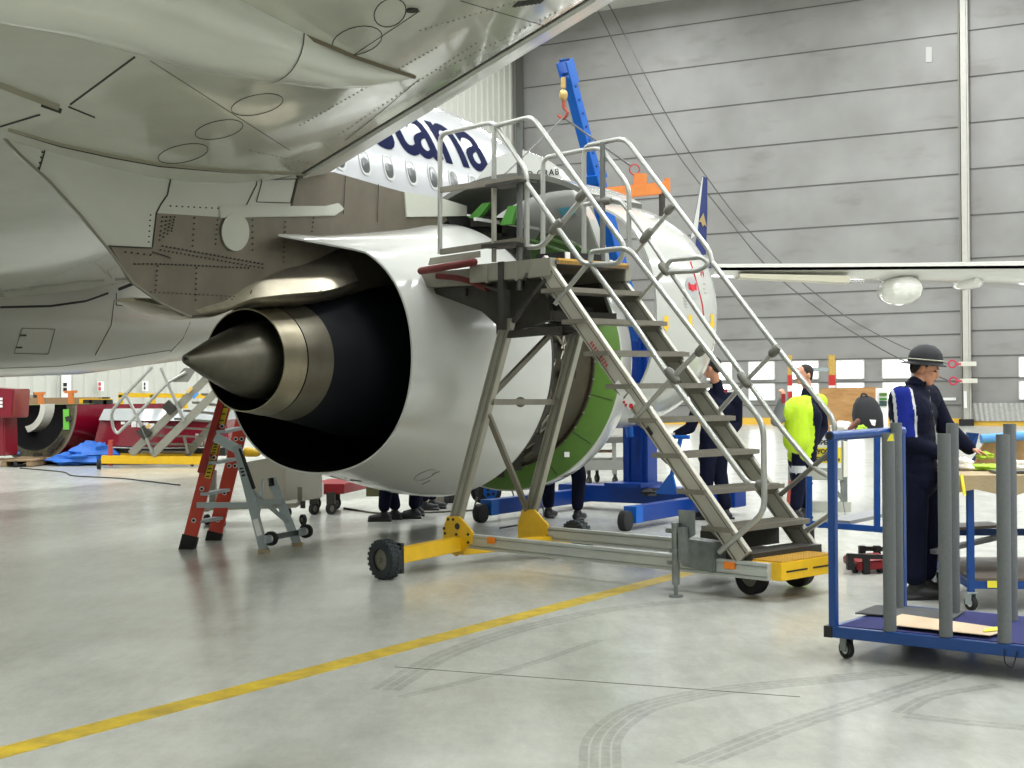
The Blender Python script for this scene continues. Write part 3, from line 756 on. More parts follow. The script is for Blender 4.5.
for (x, y, w, mi) in [(704, 284, .06, 0), (704, 289, .05, 1), (705, 293, .04, 1), (684, 298, .05, 1), (685, 301, .06, 1), (685, 304, .06, 1), (686, 307, .05, 1)]:
    q, n = surf(x, y, bvi)
    if q: e2 = n.cross(EZ).normalized(); mb.beam(q-e2*w/2, q+e2*w/2, .006, .002, up=EZ, mi=mi)
mb.build('placard_lines', [mat('red fine print', (190, 70, 70), .6), mat('grey fine print', (90, 90, 90), .6)], body)
inl.scale = (AS,)*3; inl.location = I0*AS + AO
# ================================================================== CRANE
Oc = V((1.56, 17.75, 0)); ca = V((-.552, -.834, 0)); cs = V((.834, -.552, 0))
crane = thing('shop_crane', Oc, 'tall blue wheeled hoist crane with its boom raised behind the white inlet cowl', 'crane')
T1 = V((-.36, 16.2, 0)); T2 = V((1.17, 15.12, 0))
for T_ in (T1, T2):
    L_ = 2.35; a = T_ + EZ*.16 - ca*.12; b = a - ca*L_
    lg = MB().beam(a, b, .14, .17).build('leg', crane_b, crane, bev=.006)
    MB().beam(a+ca*.02, a-ca*.13, .15, .175).build('end_plate', crane_l, lg)
    wheel = MB(); c = T_+EZ*.105+ca*.0 + cs*-.0
    wheel.tube([c-cs*.05, c-cs*.04, c+cs*.04, c+cs*.05], [.085, .105, .105, .085], 20)
    wheel.build('wheel', rub, lg, smooth=True)
b1 = T1 - ca*2.2; b2 = T2 - ca*2.2
MB().beam(b1+EZ*.2-cs*.25, b2+EZ*.2+cs*.3, .3, .2).build('cross_beam', crane_b, crane, bev=.008)
MB().beam(Oc+ca*.45+EZ*.32, Oc-ca*.1+EZ*.32, .5, .05).build('deck_plate', crane_b, crane)
mb = MB(); mb.beam(Oc+EZ*.1, Oc+EZ*2.15, .34, .26, up=ca)
for s in (-.09, .09): mb.beam(Oc+ca*.14+cs*s+EZ*.12, Oc+ca*.14+cs*s+EZ*2.1, .05, .04, up=ca)
mb.build('column', crane_b, crane, bev=.008)
tip = onp(566, 66, Oc, cs); piv = onp(646, 372, Oc, cs)
bd = (tip-piv).normalized(); L_ = (tip-piv).length
bm_ = MB()
mid = piv+bd*(L_*.66)
bm_.beam(piv-bd*.1, mid, .15, .19, up=ca); boom = bm_.build('boom', crane_l, crane, bev=.005)
mb = MB(); mb.beam(mid-bd*.3, tip-bd*.12, .11, .14, up=ca)
for s in (-1, 1): mb.beam(tip-bd*.22+cs*s*.06, tip+bd*.06+cs*s*.06, .02, .17, up=ca)
for k in range(9): mb.disc(mid+bd*(.12+k*.16)+ca*0, cs, .018, .125, 10, 1)
mb.build('boom_extension', [crane_l, blk], crane, bev=.003)
MB().beam(mid-bd*.06, mid+bd*.04, .19, .23, up=ca).build('collar', crane_l, boom)
rm0 = Oc+EZ*.9+ca*.25; rm1 = piv+bd*1.7+ca*-.02
rv = MB().tube([rm0, rm0.lerp(rm1, .6)], .045, 12).tube([rm0.lerp(rm1, .6), rm1-V((0, 0, .03))], .025, 12, 1).build('hydraulic_ram', [crane_l, alu], crane, smooth=True)
# tow handle
hb = FLR(667, 494, .3); gp = P(681, 437, hb.y-.35)
mb = MB(); mb.prism([hb-cs*.14, hb+cs*.14, hb.lerp(gp, .35)+cs*.02, hb.lerp(gp, .35)-cs*.02], ca*.03); mb.tube([hb.lerp(gp, .3), gp], .025, 10); mb.tube([gp-cs*.12, gp+cs*.1], .022, 10)
mb.build('tow_handle', crane_l, crane)
# hook, slings, spreader
tipb = onp(562, 88, Oc+ca*0, cs)
hk = MB()
t0 = tip + V((0, 0, -.14)) + ca*.06
hp = [t0, t0-EZ*.12]
hk.tube(hp, .03, 8); hk.ell(t0-EZ*.2, (.05, .05, .07)); hk.tube([t0-EZ*.26, t0-EZ*.34], .022, 8, 1); hk.tube(rnd([t0-EZ*.34, t0-EZ*.40+cs*.06, t0-EZ*.48, t0-EZ*.42-cs*.07], .05), .018, 8, 1)
hook = tag(hk.build('chain_hook', [mat('brass swivel', (188, 160, 104), .4, .6), mat('rusty red shackle', (150, 70, 56), .5, .4)], smooth=True), 'brass-coloured swivel hook hanging from the top of the blue boom', 'hook')
hookpt = t0-EZ*.45
# orange spreader beam above the inlet, along its axis direction
topc = I0+ax2*.55+EZ*1.2
sb0 = P(596, 193, 15.6); sb1 = P(667, 186, 15.95)
spb = thing('lifting_beam', sb0, 'orange lifting beam hung on cables above the white inlet cowl', 'lifting beam')
MB().beam(sb0-EZ*.02, sb1-EZ*.02, .1, .13).build('beam', orb, spb, bev=.006)
lp = P(640, 180, 15.81); MB().box(lp, (.14, .05, .14), Matrix.Rotation(R(12), 3, 'Z')).build('lug', orb, spb)
MB().box(sb1, (.06, .12, .16)).build('end_plate', orb, spb)
mb = MB(); mb.tube([P(662, 192, 15.9), P(662, 216, 15.9)], .035, 10); mb.build('hanger_rod', dsteel, spb)
mb = MB(); mb.tube([sb0+V((.03, 0, -.05)), V((I0.x*AS+.15, 15.75, 3.5))], .03, 10); mb.build('hanger_rod', dsteel, spb)
rgc = P(634.5, 169.5, 15.8); mb = MB(); mb.tube([rgc+(V((1, 0, 0))*math.cos(a*PI/9)+EZ*math.sin(a*PI/9))*.055 for a in range(19)], .008, 6)
mb.build('ring', mat('red ring', (170, 50, 50), .4, .4), spb)
tag(MB().tube([hookpt, rgc+V((-.04, 0, .04))], .012, 6).build('sling_cable', cable_m), 'steel sling running right from the crane hook to the orange beam', 'cable')
tag(MB().tube([hookpt, P(505, 174, 14.3), P(497, 186, 14.2)], .009, 6).build('sling_cable', cable_m), 'thin steel cable running down left from the crane hook to the open cowl', 'cable')
# ================================================================== MAINTENANCE STAIRS
A0 = V((-.31, 12.2, 0)); sp_ = V((.695, -.719, 0)); sq = V((.719, .695, 0))
def ST(t, q, h): return A0+sp_*t+sq*q+EZ*h
def nr(x, y, q=0.0): return onp(x, y, A0+sq*q, sq)
def fr(x, y): return nr(x, y, .9)
st = thing('maintenance_stairs', ST(1.2, .45, 0), 'tall aluminium wheeled maintenance stairs with handrails standing at the open engine', 'stairs')
def nt_(pts): return [nr(*p) for p in pts]
def ft_(pts): return [fr(*p) for p in pts]
# base beams
for q in (0, .9):
    b = MB(); b.beam(ST(-.2, q, .21), ST(3.0 if q == 0 else 2.7, q, .21), .06, .12)
    for z in (.175, .245): b.beam(ST(-.2, q-.032, z), ST(3.0 if q == 0 else 2.7, q-.032, z), .006, .008, mi=1)
    b.build('base_beam', [mat('pale galvanised beam', (190, 194, 190), .45, .35, noise=.1), line_m], st, bev=.004)
    MB().prism([p - sq*.04 + sq*q for p in nt_([(450, 516), (462, 516), (476, 532), (475, 543), (459, 556), (446, 547), (446, 531)])], sq*.02).build('gusset_plate', yel, st, bev=.003)
mb = MB()
for x, y in [(452, 519), (457, 519), (448, 528), (449, 533), (448, 540), (460, 534), (460, 542), (472, 534), (472, 542)]: mb.disc(nr(x, y)-sq*.045, sq, .012, .012, 8)
for x, y in [(461, 526), (458, 548)]: mb.disc(nr(x, y)-sq*.042, sq, .028, .01, 12)
mb.build('bolt_heads', dsteel, st)
for (x, y) in ((494.5, 540), (733, 565)):
    c = nr(x, y)-sq*.036; MB().prism([c-sp_*.045-EZ*.025, c+sp_*.045-EZ*.025, c+sp_*.045+EZ*.025, c-sp_*.045+EZ*.025], sq*-.012).build('side_reflector', orange, st, bev=.003)
# rear axle with wheels
MB().beam(ST(.03, -.88, .17), ST(-.2, -.045, .18), .1, .12).build('outrigger', yel, st, bev=.006)
MB().beam(ST(-.2, .0, .13), ST(.04, 1.08, .15), .09, .09).build('outrigger', yel, st, bev=.006)
def wheel(c, axv, r, w, parent, name='wheel', lugs=0, tyre=rub, hub=alud):
    axv = V(axv).normalized(); mb = MB(); c = V(c)
    mb.lathe([(-w/2, r*.55), (-w/2, r*.9), (-w*.38, r*.985), (w*.38, r*.985), (w/2, r*.9), (w/2, r*.55), (-w/2, r*.55)], c, axv, 32)
    if lugs:
        e = axv.orthogonal().normalized(); 
        for k in range(lugs):
            for s in (-1, 1):
                a = 2*PI*(k+.25*s)/lugs; d = Quaternion(axv, a) @ e
                mb.beam(c+axv*(s*w*.08)+d*r*.97, c+axv*(s*w*.47)+d*r*.96, .022, .02, up=d)
    wo = mb.build(name, tyre, parent, smooth=True)
    h = MB(); h.lathe([(-w*.4, .0), (-w*.4, r*.3), (-w*.3, r*.5), (-w*.3, r*.57), (w*.3, r*.57), (w*.3, r*.5), (w*.4, r*.3), (w*.4, 0)], c, axv, 24); h.disc(c, axv, r*.13, w*1.3, 10)
    h.build('hub', hub, wo, smooth=True); return wo
wheel(ST(.04, -1.02, .155), sq, .155, .11, st, lugs=22, tyre=rubg)
wheel(ST(.04, 1.18, .155), sq, .155, .11, st, lugs=22, tyre=rubg)
MB().box(ST(.03, -.915, .16), (.03, .2, .24), Matrix.Rotation(math.atan2(sq.y, sq.x), 3, 'Z')).build('wheel_guard', rub, st)
cw = FLR(748, 595.5); wheel(cw+EZ*.13+sq*.05, sq, .13, .09, st)
cw2 = cw+sq*.62; wheel(cw2+EZ*.13, sq, .13, .09, st)
MB().beam(ST(2.72, .02, .27), ST(2.72, .88, .27), .22, .1).build('front_axle', dsteel, st)
MB().beam(ST(2.3, .3, .36), ST(2.3, .88, .36), .3, .12).beam(ST(2.0, .1, .2), ST(2.0, .85, .2), .1, .1).build('tow_gear', dsteel, st)
# jack, box
jf = FLR(676, 597)
jk = MB(); jk.tube([jf+EZ*.0, jf+EZ*.015], .05, 16); jk.tube([jf+EZ*.015, jf+EZ*.1], .014, 8); jk.tube([jf+EZ*.09, jf+EZ*.53], .028, 12); jk.tube([jf+EZ*.32, jf+EZ*.345], .045, 12)
jk.tube([jf+EZ*.47-sp_*.08, jf+EZ*.47+sp_*.04], .018, 8); jk.beam(jf+sp_*.07+EZ*.25, jf+sp_*.07+EZ*.5, .05, .05, up=sp_)
jk.prism([jf+sp_*.02+EZ*.38+sq*.03, jf+sp_*.15+EZ*.45+sq*.03, jf+sp_*.15+EZ*.62+sq*.03, jf+sp_*.0+EZ*.62+sq*.03], sq*.01)
jk.tube([jf-sp_*.07+EZ*.24, jf+sp_*.02+EZ*.24], .016, 8)
jk.build('levelling_jack', galv, st, smooth=True)
bx0, bx1 = nr(687, 566), nr(719, 570)
t0_ = (bx0-A0).dot(sp_); t1_ = (bx1-A0).dot(sp_)
MB().prism([ST(t0_, -.07, .20), ST(t1_, -.07, .17), ST(t1_, -.07, .385), ST(t0_, -.07, .40)], sq*.16).build('junction_box', galv, st, bev=.008)
# front step grating
sg = MB(); sg.prism([ST(2.78, .02, .15), ST(3.08, .02, .15), ST(3.08, .02, .275), ST(2.78, .02, .275)], sq*.7, 0)
stp = sg.build('front_step', yel, st, bev=.004)
mb = MB()
for i in range(13): mb.beam(ST(2.79+i*.023, .03, .28), ST(2.79+i*.023, .7, .28), .006, .012)
for i in range(21): mb.beam(ST(2.79, .04+i*.033, .28), ST(3.07, .04+i*.033, .28), .006, .01)
for q in (.08, .4): mb.beam(ST(3.082, q, .21), ST(3.082, q+.25, .21), .004, .012, mi=1)
mb.build('grating', [mat('dirty yellow grating', (190, 150, 50), .6), blk], stp)
# stringers
def stringer(a, b, q, sgn):
    m = MB(); d = (b-a).normalized(); nrm = d.cross(sq).normalized()
    m.beam(a, b, .045, .15, up=nrm)
    for k in (-.05, .05): m.beam(a+nrm*k-sq*.026, b+nrm*k-sq*.026, .006, .012, up=nrm, mi=1)
    return m.build('stringer', [mat('pale stringer', (184, 180, 168), .4, .4, noise=.08) if q == 0 else alu2, line_m], st, bev=.004)
sn = stringer(nr(541, 262), nr(744, 558), 0, 1)
sf = stringer(fr(606, 266), fr(817, 560), .9, 1)
mb = MB()
dS = (nr(744, 558)-nr(541, 262)).normalized(); nS = dS.cross(sq).normalized()
def lab(x, y, L_, w, mi):
    c = nr(x, y)-sq*.0285; mb.prism([c-dS*L_/2-nS*w/2, c+dS*L_/2-nS*w/2, c+dS*L_/2+nS*w/2, c-dS*L_/2+nS*w/2], sq*-.004, mi)
lab(623, 389, .13, .06, 0); lab(632, 402, .1, .08, 0); lab(652, 431, .07, .03, 1)
for x, y in ((627, 402), (629, 405)): mb.disc(nr(x, y)-sq*.034, sq, .012, .004, 10, 2)
mb.disc(nr(634, 406)-sq*.034, sq, .02, .004, 12, 2)
for k in range(9): lab(593+k*1.9+1, 343+k*2.8, .014, .03, 3)
mb.build('rating_labels', [wlabel, blk, mat('red warning dot', (200, 30, 40), .5), mat('faded red print', (176, 80, 76), .6)], sn)
# treads
nline_a = nr(541, 262); nline_b = nr(744, 558)
ta, ha = (nline_a-A0).dot(sp_), nline_a.z; tb, hb_ = (nline_b-A0).dot(sp_), nline_b.z
rows_y = [288, 319, 350, 385, 419, 454, 490, 527]
tread_m = mat('ribbed tread aluminium', (134, 130, 118), .5, .45, noise=.15, scale=20)
for i in range(8):
    h = .50+(7-i)*.256; tt = ta+(h-ha)/(hb_-ha)*(tb-ta)
    m = MB(); m.box(ST(tt-.03, .45, h-.02), (.26, .98, .036), Matrix((sp_, sq, EZ)).transposed())
    for s in (-.06, .0, .96-.0): pass
    for k in range(9): m.box(ST(tt-.14+k*.028, .45, h), (.006, .9, .006), Matrix((sp_, sq, EZ)).transposed(), 1)
    for q in (.03, .87): m.prism([ST(tt-.15, q, h-.035), ST(tt+.09, q, h-.035), ST(tt+.03, q, h-.085), ST(tt-.08, q, h-.085)], sq*.015, 0)
    m.build('tread', [tread_m, alud], st)
# support legs + bracing
def leg(a, b, q): 
    m = MB(); a = nr(*a, q); b = nr(*b, q); d = (b-a).normalized(); nn_ = d.cross(sq)
    m.beam(a, b, .06, .12, up=nn_)
    for k in (-.03, .03): m.beam(a+nn_*k-sq*.032, b+nn_*k-sq*.032, .006, .008, up=nn_, mi=1)
    m.build('support_leg', [alu2, line_m], st, bev=.004)
leg((456, 520), (509, 318), 0); leg((531, 512), (586, 300), .9)
mb = MB(); mb.beam(nr(492, 402), fr(557, 402), .045, .05); mb.build('cross_brace', alud, st)
mb = MB(); mb.beam(nr(489, 398), fr(566, 318), .045, .04); mb.build('cross_brace', alud, st)
mb = MB(); mb.beam(nr(488, 414), fr(528, 512), .045, .04); mb.build('cross_brace', alud, st)
MB().disc((nr(523, 402)+fr(523, 402))/2-sq*.03, sq-sp_*.9, .045, .02, 16).build('brace_hub', alud, st)
# platform
hP = 2.53
mb = MB()
mb.beam(ST(-.02, 0, hP-.07), ST(.93, 0, hP-.07), .08, .15); mb.beam(ST(-.02, .9, hP-.07), ST(.93, .9, hP-.07), .08, .15)
for t in (.2, .55): mb.beam(ST(t, -.045, hP-.16), ST(t, -.045, hP+.0), .02, .03, up=sp_)
mb.build('platform_beam', alu2, st, bev=.006)
MB().box(ST(-.02, .45, hP-.03), (1.95, .86, .03), Matrix((sp_, sq, EZ)).transposed()).build('platform_deck', plyd, st)
MB().beam(ST(.93, .04, hP-.02), ST(.93, .86, hP-.02), .05, .045).build('platform_nosing', mat('yellow wooden nosing', (206, 160, 70), .6), st)
mb = MB()
for q in (0.0, .85):
    mb.prism([ST(-.98, q, hP-.02), ST(.0, q, hP-.02), ST(.0, q, hP-.16), ST(-.98, q, hP-.14)], sq*.05)
mb.beam(ST(-.98, 0, hP-.09), ST(-.98, .9, hP-.09), .05, .12)
mb.build('sliding_frame', alud, st)
mb = MB()
mb.prism([ST(-.75, .08, hP-.15), ST(.7, .08, hP-.15), ST(.85, .08, 2.05), ST(.3, .08, 1.95), ST(.0, .08, 2.15)], sq*.04)
mb.prism([ST(-.75, .78, hP-.15), ST(.7, .78, hP-.15), ST(.85, .78, 2.05), ST(.3, .78, 1.95), ST(.0, .78, 2.15)], sq*.04)
mb.beam(ST(.25, .05, 2.0), ST(.25, .85, 2.0), .08, .1); mb.beam(ST(.8, .05, 2.08), ST(.8, .85, 2.08), .08, .08); mb.beam(ST(-.2, .05, 2.32), ST(-.2, .85, 2.32), .06, .06)
mb.beam(nr(505, 335), nr(560, 330), .05, .06); mb.beam(nr(505, 298)-sq*.03, nr(505, 262)-sq*.03, .05, .06, up=sp_); mb.beam(nr(507, 330)-sq*.03, nr(507, 290)-sq*.03, .08, .06, up=sp_)
mb.beam(nr(515, 322)-sq*.02, nr(548, 280)-sq*.02, .03, .03); mb.beam(nr(528, 280)-sq*.03, nr(534, 262)-sq*.03, .02, .04, up=sp_)
mb.build('under_frame', dsteel, st)
mb = MB()
for k in range(30):
    mb.box(ST(random.uniform(.1, .75), random.uniform(.1, .8), random.uniform(2.0, 2.3)), (random.uniform(.04, .2), random.uniform(.04, .15), random.uniform(.04, .12)), Matrix.Rotation(random.uniform(0, 1), 3, 'Z'))
mb.build('winch_gear', mat('black winch parts', (34, 33, 30), .6), st)
# bumpers
for pts in ([(421, 271), (474, 262)],):
    a, b = nr(*pts[0], -.08), nr(*pts[1], -.08); MB().cap(a, b, .032, .032).build('bumper', bumpred, st, smooth=True)
a, b, c = nr(438, 276, .02), nr(463, 278, .02), nr(488, 288, .02)
MB().tube(rnd([a, b, c], .15), .033, 12).build('bumper', bumpred, st, smooth=True)
MB().prism([nr(x, y, -.05) for x, y in [(428, 265), (478, 257), (478, 251), (430, 258)]], sq*.03).build('bumper_rail', alu2, st)
MB().tube([nr(483, 285), nr(507, 294)], .014, 8).build('gas_strut', dsteel, st)
# handrails
def rail(name, pts, r=.021, far=False, m=alu, rad=.09, parent=st, off=0.0):
    q = [fr(*p) if far else nr(*p) for p in pts]; q = [p - sq*off for p in q]
    return MB().tube(rnd(q, rad, 5), r, 12).build(name, m, parent, smooth=True)
rail('handrail', [(440, 254), (440, 134), (494, 122), (527, 172), (527, 247)])
rail('rail_post', [(494, 126), (494, 179)]); rail('rail_post', [(494, 188), (494, 262)], m=alu2)
for a, b in (((441, 190), (526, 178)), ((441, 252), (524, 240))):
    MB().beam(nr(*a), nr(*b), .03, .05).build('guard_bar', alud, st, bev=.003)
MB().beam(nr(494, 187), nr(528, 181), .2, .02).build('bracket', dsteel, st)
MB().beam(nr(490, 247), nr(522, 244), .2, .03).build('bracket', dsteel, st)
rail('telescopic_post', [(517, 121), (517, 290)], .024, m=mat('dark zinc post', (104, 106, 104), .45, .5), off=-.03)
rail('handrail', [(498, 126), (534, 117), (627, 247), (621, 264), (585, 265), (529, 184)], off=.02)
rail('handrail', [(527, 247), (541, 247), (560, 224), (584, 195)], off=-.01)
rail('handrail', [(593, 262), (594, 252), (631, 248), (766, 424), (767, 512), (722, 552)], off=.03)
rail('handrail', [(588, 266), (557, 304)], off=.02, r=.019)
rail('handrail', [(594, 267), (640, 330), (668, 373), (719, 442), (750, 484), (765, 485)], off=.02)
rail('handrail', [(704, 347), (674, 378), (634, 422)], off=.02, r=.019)
def clamp(x, y, far=False, a=0, L_=.14, off=.02):
    p = fr if far else nr; c = p(x, y)-sq*off; d = (p(x+10*math.cos(a), y+10*math.sin(a))-p(x, y)).normalized()
    MB().tube([c-d*L_/2, c-d*L_*.3, c+d*L_*.3, c+d*L_/2], [.026, .036, .036, .026], 12).build('rail_clamp', clampm, st, smooth=True)
dn = R(52)
clamp(558, 227, a=-dn); clamp(583, 196, a=-R(50), L_=.1); clamp(674, 376, a=dn); clamp(703, 350, a=-R(50), L_=.1); clamp(762, 485, L_=.06)
# far side rails
rail('handrail', [(543, 262), (543, 158), (600, 147), (629, 186), (629, 252)], far=True)
rail('handrail', [(584, 258), (584, 146), (625, 138), (709, 250), (712, 262)], far=True)
rail('telescopic_post', [(605, 143), (605, 268)], .024, far=True, m=MATS['dark zinc post'], off=.03)
rail('handrail', [(582, 205), (604, 201), (620, 199), (649, 239), (668, 268), (710, 330), (746, 379), (781, 428), (814, 468), (828, 476)], far=True)
rail('handrail', [(671, 272), (700, 271), (711, 264), (704, 257), (672, 260), (666, 269)], far=True, off=.02)
rail('handrail', [(704, 257), (712, 262), (771, 340), (835, 421), (835, 512), (806, 531)], far=True)
rail('handrail', [(672, 207), (648, 236), (636, 252)], far=True, r=.019, off=-.01)
rail('handrail', [(666, 269), (640, 298)], far=True, r=.019)
rail('handrail', [(777, 349), (746, 381), (720, 410)], far=True, r=.019)
rail('handrail', [(830, 452), (779, 496)], far=True, r=.019, m=clampm)
clamp(648, 236, True, a=-dn); clamp(605, 201, True, a=0, L_=.18); clamp(746, 380, True, a=dn); clamp(776, 351, True, a=-R(50), L_=.1); clamp(671, 209, True, a=-R(50), L_=.1); clamp(666, 269, True, a=dn, L_=.12)
# things on the platform
tb_ = thing('tool_case', ST(.62, .45, hP), 'flat black tool case lying on the stairs platform', 'case')
MB().box(ST(.62, .5, hP+.04), (.34, .46, .08), Matrix((sp_, sq, EZ)).transposed()).build('body', rub, tb_, bev=.01)
MB().box(ST(.80, .3, hP+.045), (.012, .05, .06), Matrix((sp_, sq, EZ)).transposed()).build('latch', wlabel, tb_)
# ================================================================== OTHER AIRLINER, far right: wing with fairing and blue wingtip fin
W2 = 40.0
oa = thing('airliner', P(1010, 300, 44), 'distant second airliner seen only by its pale wing and blue wingtip fin before the door', 'aircraft')
def far(x, y, Z=W2): return P(x, y, Z)
rings = []
for x, ye, ch, th in [(716, 267.5, 1.6, .16), (760, 267.5, 1.9, .24), (830, 267, 2.3, .32), (930, 266, 2.9, .42), (1040, 265.5, 3.6, .55), (1120, 265, 4.4, .7)]:
    c = far(x, ye); ring = []
    for i in range(24):
        a = 2*PI*i/24; k = math.cos(a)
        yy = (1-k)/2*ch; zz = th*math.sin(a)*(.62 if k > 0 else .5)*(1 if k < .0 else 1)*math.sqrt(max(0, 1)) * (1 - .55*((1-k)/2)**2)
        ring.append(c + V((0, yy-.0, zz-.1*yy)))
    rings.append(ring)
ow = MB().loft(rings).build('wing', mat('far wing paint', (206, 206, 200), .15, coat=.8), oa, smooth=True)
MB().loft([[p + V((0, -.03, 0)) for p in (far(x, y+.0), far(x, y+3), far(x, y-3.5))] + [far(x, y)+V((0, .3, 0))] for x, y in ((717, 267.5), (835, 267), (1040, 265.5))]).build('slat', MATS['far wing paint'], ow)
MB().prism([far(740, 273.5), far(851, 276), far(850, 282.5), (far(740, 277.5))], V((0, .5, -.02))).build('aileron', mat('far aileron', (176, 172, 152), .4), ow)
fr_ = []
for t, w_, d_ in [(0, .12, .12), (.15, .38, .3), (.5, .5, .42), (1.1, .52, .44), (1.8, .42, .36), (2.6, .15, .15)]:
    c = far(909, 275, W2+.2) + V((.0, t, -.05))
    fr_.append([c+V((w_*1.1*math.cos(a*PI/8), 0, -.18+d_*math.sin(a*PI/8)-.12)) for a in range(16)])
MB().loft(fr_).build('flap_track_fairing', mat('far fairing', (214, 214, 206), .12, coat=.8), ow, smooth=True)
fr2 = []
for t, w_, d_ in [(0, .08, .08), (.3, .3, .2), (1.2, .32, .2), (2, .1, .1)]:
    c = far(977, 277, W2+.6) + V((0, t, 0)); fr2.append([c+V((w_*math.cos(a*PI/6), 0, d_*math.sin(a*PI/6)-.1)) for a in range(12)])
MB().loft(fr2).build('flap_track_fairing', MATS['far fairing'], ow, smooth=True)
fin = [(704, 176), (708, 178), (708, 268), (694, 268), (690, 262)]
sk = MB().prism([far(x, y, W2-.1) for x, y in [(703, 176), (707.5, 178), (707.5, 215), (706, 255), (712, 268), (692, 268), (697, 235)]], V((.0, .1, 0)), 0)
sk.prism([far(x, y, W2-.12) for x, y in [(702, 176), (703.5, 177), (697.5, 235), (690, 240), (697, 205)]], V((0, .12, 0)), 1)
wl = sk.build('wingtip_fin', [mat('wingtip navy', (14, 34, 92), .4), white], oa, bev=.01)
g = mat('gold emblem', (150, 130, 84), .5); mb = MB()
mb.prism([far(x, y, W2-.14) for x, y in [(703.5, 213), (706.8, 227), (704.5, 224.5), (703, 227), (701.2, 222), (698.5, 222)]], V((0, .02, 0))); mb.build('emblem', g, wl)
# door tie cables with red hooks on the track
dq = DU-1.0
for ab, lb in (([(597, -15), (611, 8), (656, 97), (687, 150), (738, 220), (777, 259), (801, 282), (849, 320), (909, 350), (948, 364)], 'upper steel cable running across the grey door down to the track post'),
           ([(586, -15), (598, 11), (638, 92), (680, 159), (715, 203), (761, 261), (785.5, 284), (831, 319), (894, 357), (949, 381)], 'lower steel cable running across the grey door down to the track post')):
    q = [onU(x, y, dq) for x, y in ab]
    t_ = thing('tie_cable', q[-1], lb, 'cable')
    MB().tube(rnd(q, 2, 3), .022, 6).build('cable', cable_m, t_)
    e = q[-1]; mb = MB(); mb.tube([e+(EV*math.cos(a*PI/8)+EZ*math.sin(a*PI/8))*.13+EV*.15 for a in range(17)], .03, 6); mb.tube([e+EV*.26, e+EV*.45], .04, 6); mb.build('hook', mat('red hook', (190, 44, 70), .5), t_)
    MB().beam(e+EV*.4+EU*.1, e+EV*.8+EU*.65, .14, .16).build('anchor_bracket', cream, t_)
MB().box(onU(949, 399, DU-.03), (.5, .02, .1), Matrix.Rotation(R(-30), 3, 'Z')).build('trim_7', wlabel, kind='structure')
mb = MB(); mb.prism([onU(x, y, DU-.5) for x, y in [(963.5, 391), (966.5, 391), (967, 408), (964, 408)]], EU*.05); mb.build('trim_8', wlabel, kind='structure')
film = mat('loose plastic film', (178, 178, 174), .25, noise=.2, scale=6, bump=.8, stretch=(1, 1, 5))
mb = MB(); N = 30
A1 = [onU(971+k*2.6, 403, DU-.08-.06*(k % 2)) for k in range(N)]; A2 = [onU(971+k*2.6, 421, DU-.08-.04*((k+1) % 2)) for k in range(N)]
mb.add(A1+A2, [(i, i+1, N+i+1, N+i) for i in range(N-1)]); tag(mb.build('plastic_film', film), 'crinkled clear plastic film hung along the bottom of the right door', 'film')
MB().prism([onU(926, 47, DU-.01), onU(932, 47, DU-.01), onU(932, 62, DU-.01), onU(926, 62, DU-.01)], EU*-.02).build('trim_10', mat('pale patch', (176, 176, 172), .6), kind='structure')
# posters and column on the left wall
def onW(x, y, o=-30.5): return onV(x, y, o)
MB().prism([onW(61, 368, -30.45), onW(70, 368, -30.45), onW(70, 425, -30.45), onW(61, 425, -30.45)], EV*.05).build('trim_9', wlabel, kind='structure')
for i, (x0, y0, x1, y1, lb) in enumerate([(62.5, 382, 67.5, 392, 'dark notice on the white strip of the ribbed wall'), (97.5, 381.5, 103, 391, 'white notice with a red sign on the ribbed wall'), (142, 381, 147.5, 391, 'white notice with a black figure on the ribbed wall')]):
    t_ = thing('wall_notice', onW(x0, y1, -30.42), lb, 'notice')
    q = [onW(x0, y1, -30.40), onW(x1, y1, -30.40), onW(x1, y0, -30.40), onW(x0, y0, -30.40)]
    MB().prism(q, EV*.03).build('sheet', wlabel, t_)
    c_ = [blk, mat('red notice print', (190, 70, 80), .6), blk][i]
    for k in range(2):
        ya = y0+(y1-y0)*(.08+.5*k); yb = ya+(y1-y0)*.36
        xa = x0+(x1-x0)*.15; xb = x0+(x1-x0)*(.85 if i == 0 else .6)
        if i == 2: xa = x0+2; ya = y0+1.5+k*4; yb = ya+3
        MB().prism([onW(xa, yb, -30.36), onW(xb, yb, -30.36), onW(xb, ya, -30.36), onW(xa, ya, -30.36)], EV*.01).build('print', c_, t_)
# ================================================================== FAR LEFT: removed cowls, pallets, tarp
# half duct lying open side up
Dc = 30.5
ctr = P(33, 407, Dc); hx = V((1, .0, 0)); ax3 = V((.55, .83, 0)).normalized(); sd3 = V((.9, -.43, 0)).normalized()
cd = thing('duct_cowl', ctr+V((0, 0, -1.3)), 'crimson half-round engine duct cowl lying open side up on a pallet', 'engine cowl')
def arcp(c, r, n=24, k=1.0, a0=178, a1=362): return [c + sd3*(r*math.cos(R(a0+(a1-a0)*i/n))) + EZ*(k*r*math.sin(R(a0+(a1-a0)*i/n))) for i in range(n+1)]
c1 = ctr+ax3*2.6; o1 = arcp(ctr, 1.2); o2 = arcp(c1, 1.16); i1 = arcp(ctr, .92); i2 = arcp(c1, .9); m1 = arcp(ctr, 1.14)
n = 25; mb = MB()
mb.add(o1+o2, [(i, i+1, n+i+1, n+i) for i in range(n-1)], 0); mb.add(i1+i2, [(i, i+1, n+i+1, n+i) for i in range(n-1)], 1)
mb.add(m1+i1, [(i, i+1, n+i+1, n+i) for i in range(n-1)], 2); mb.add(o1+m1, [(i, i+1, n+i+1, n+i) for i in range(n-1)], 4)
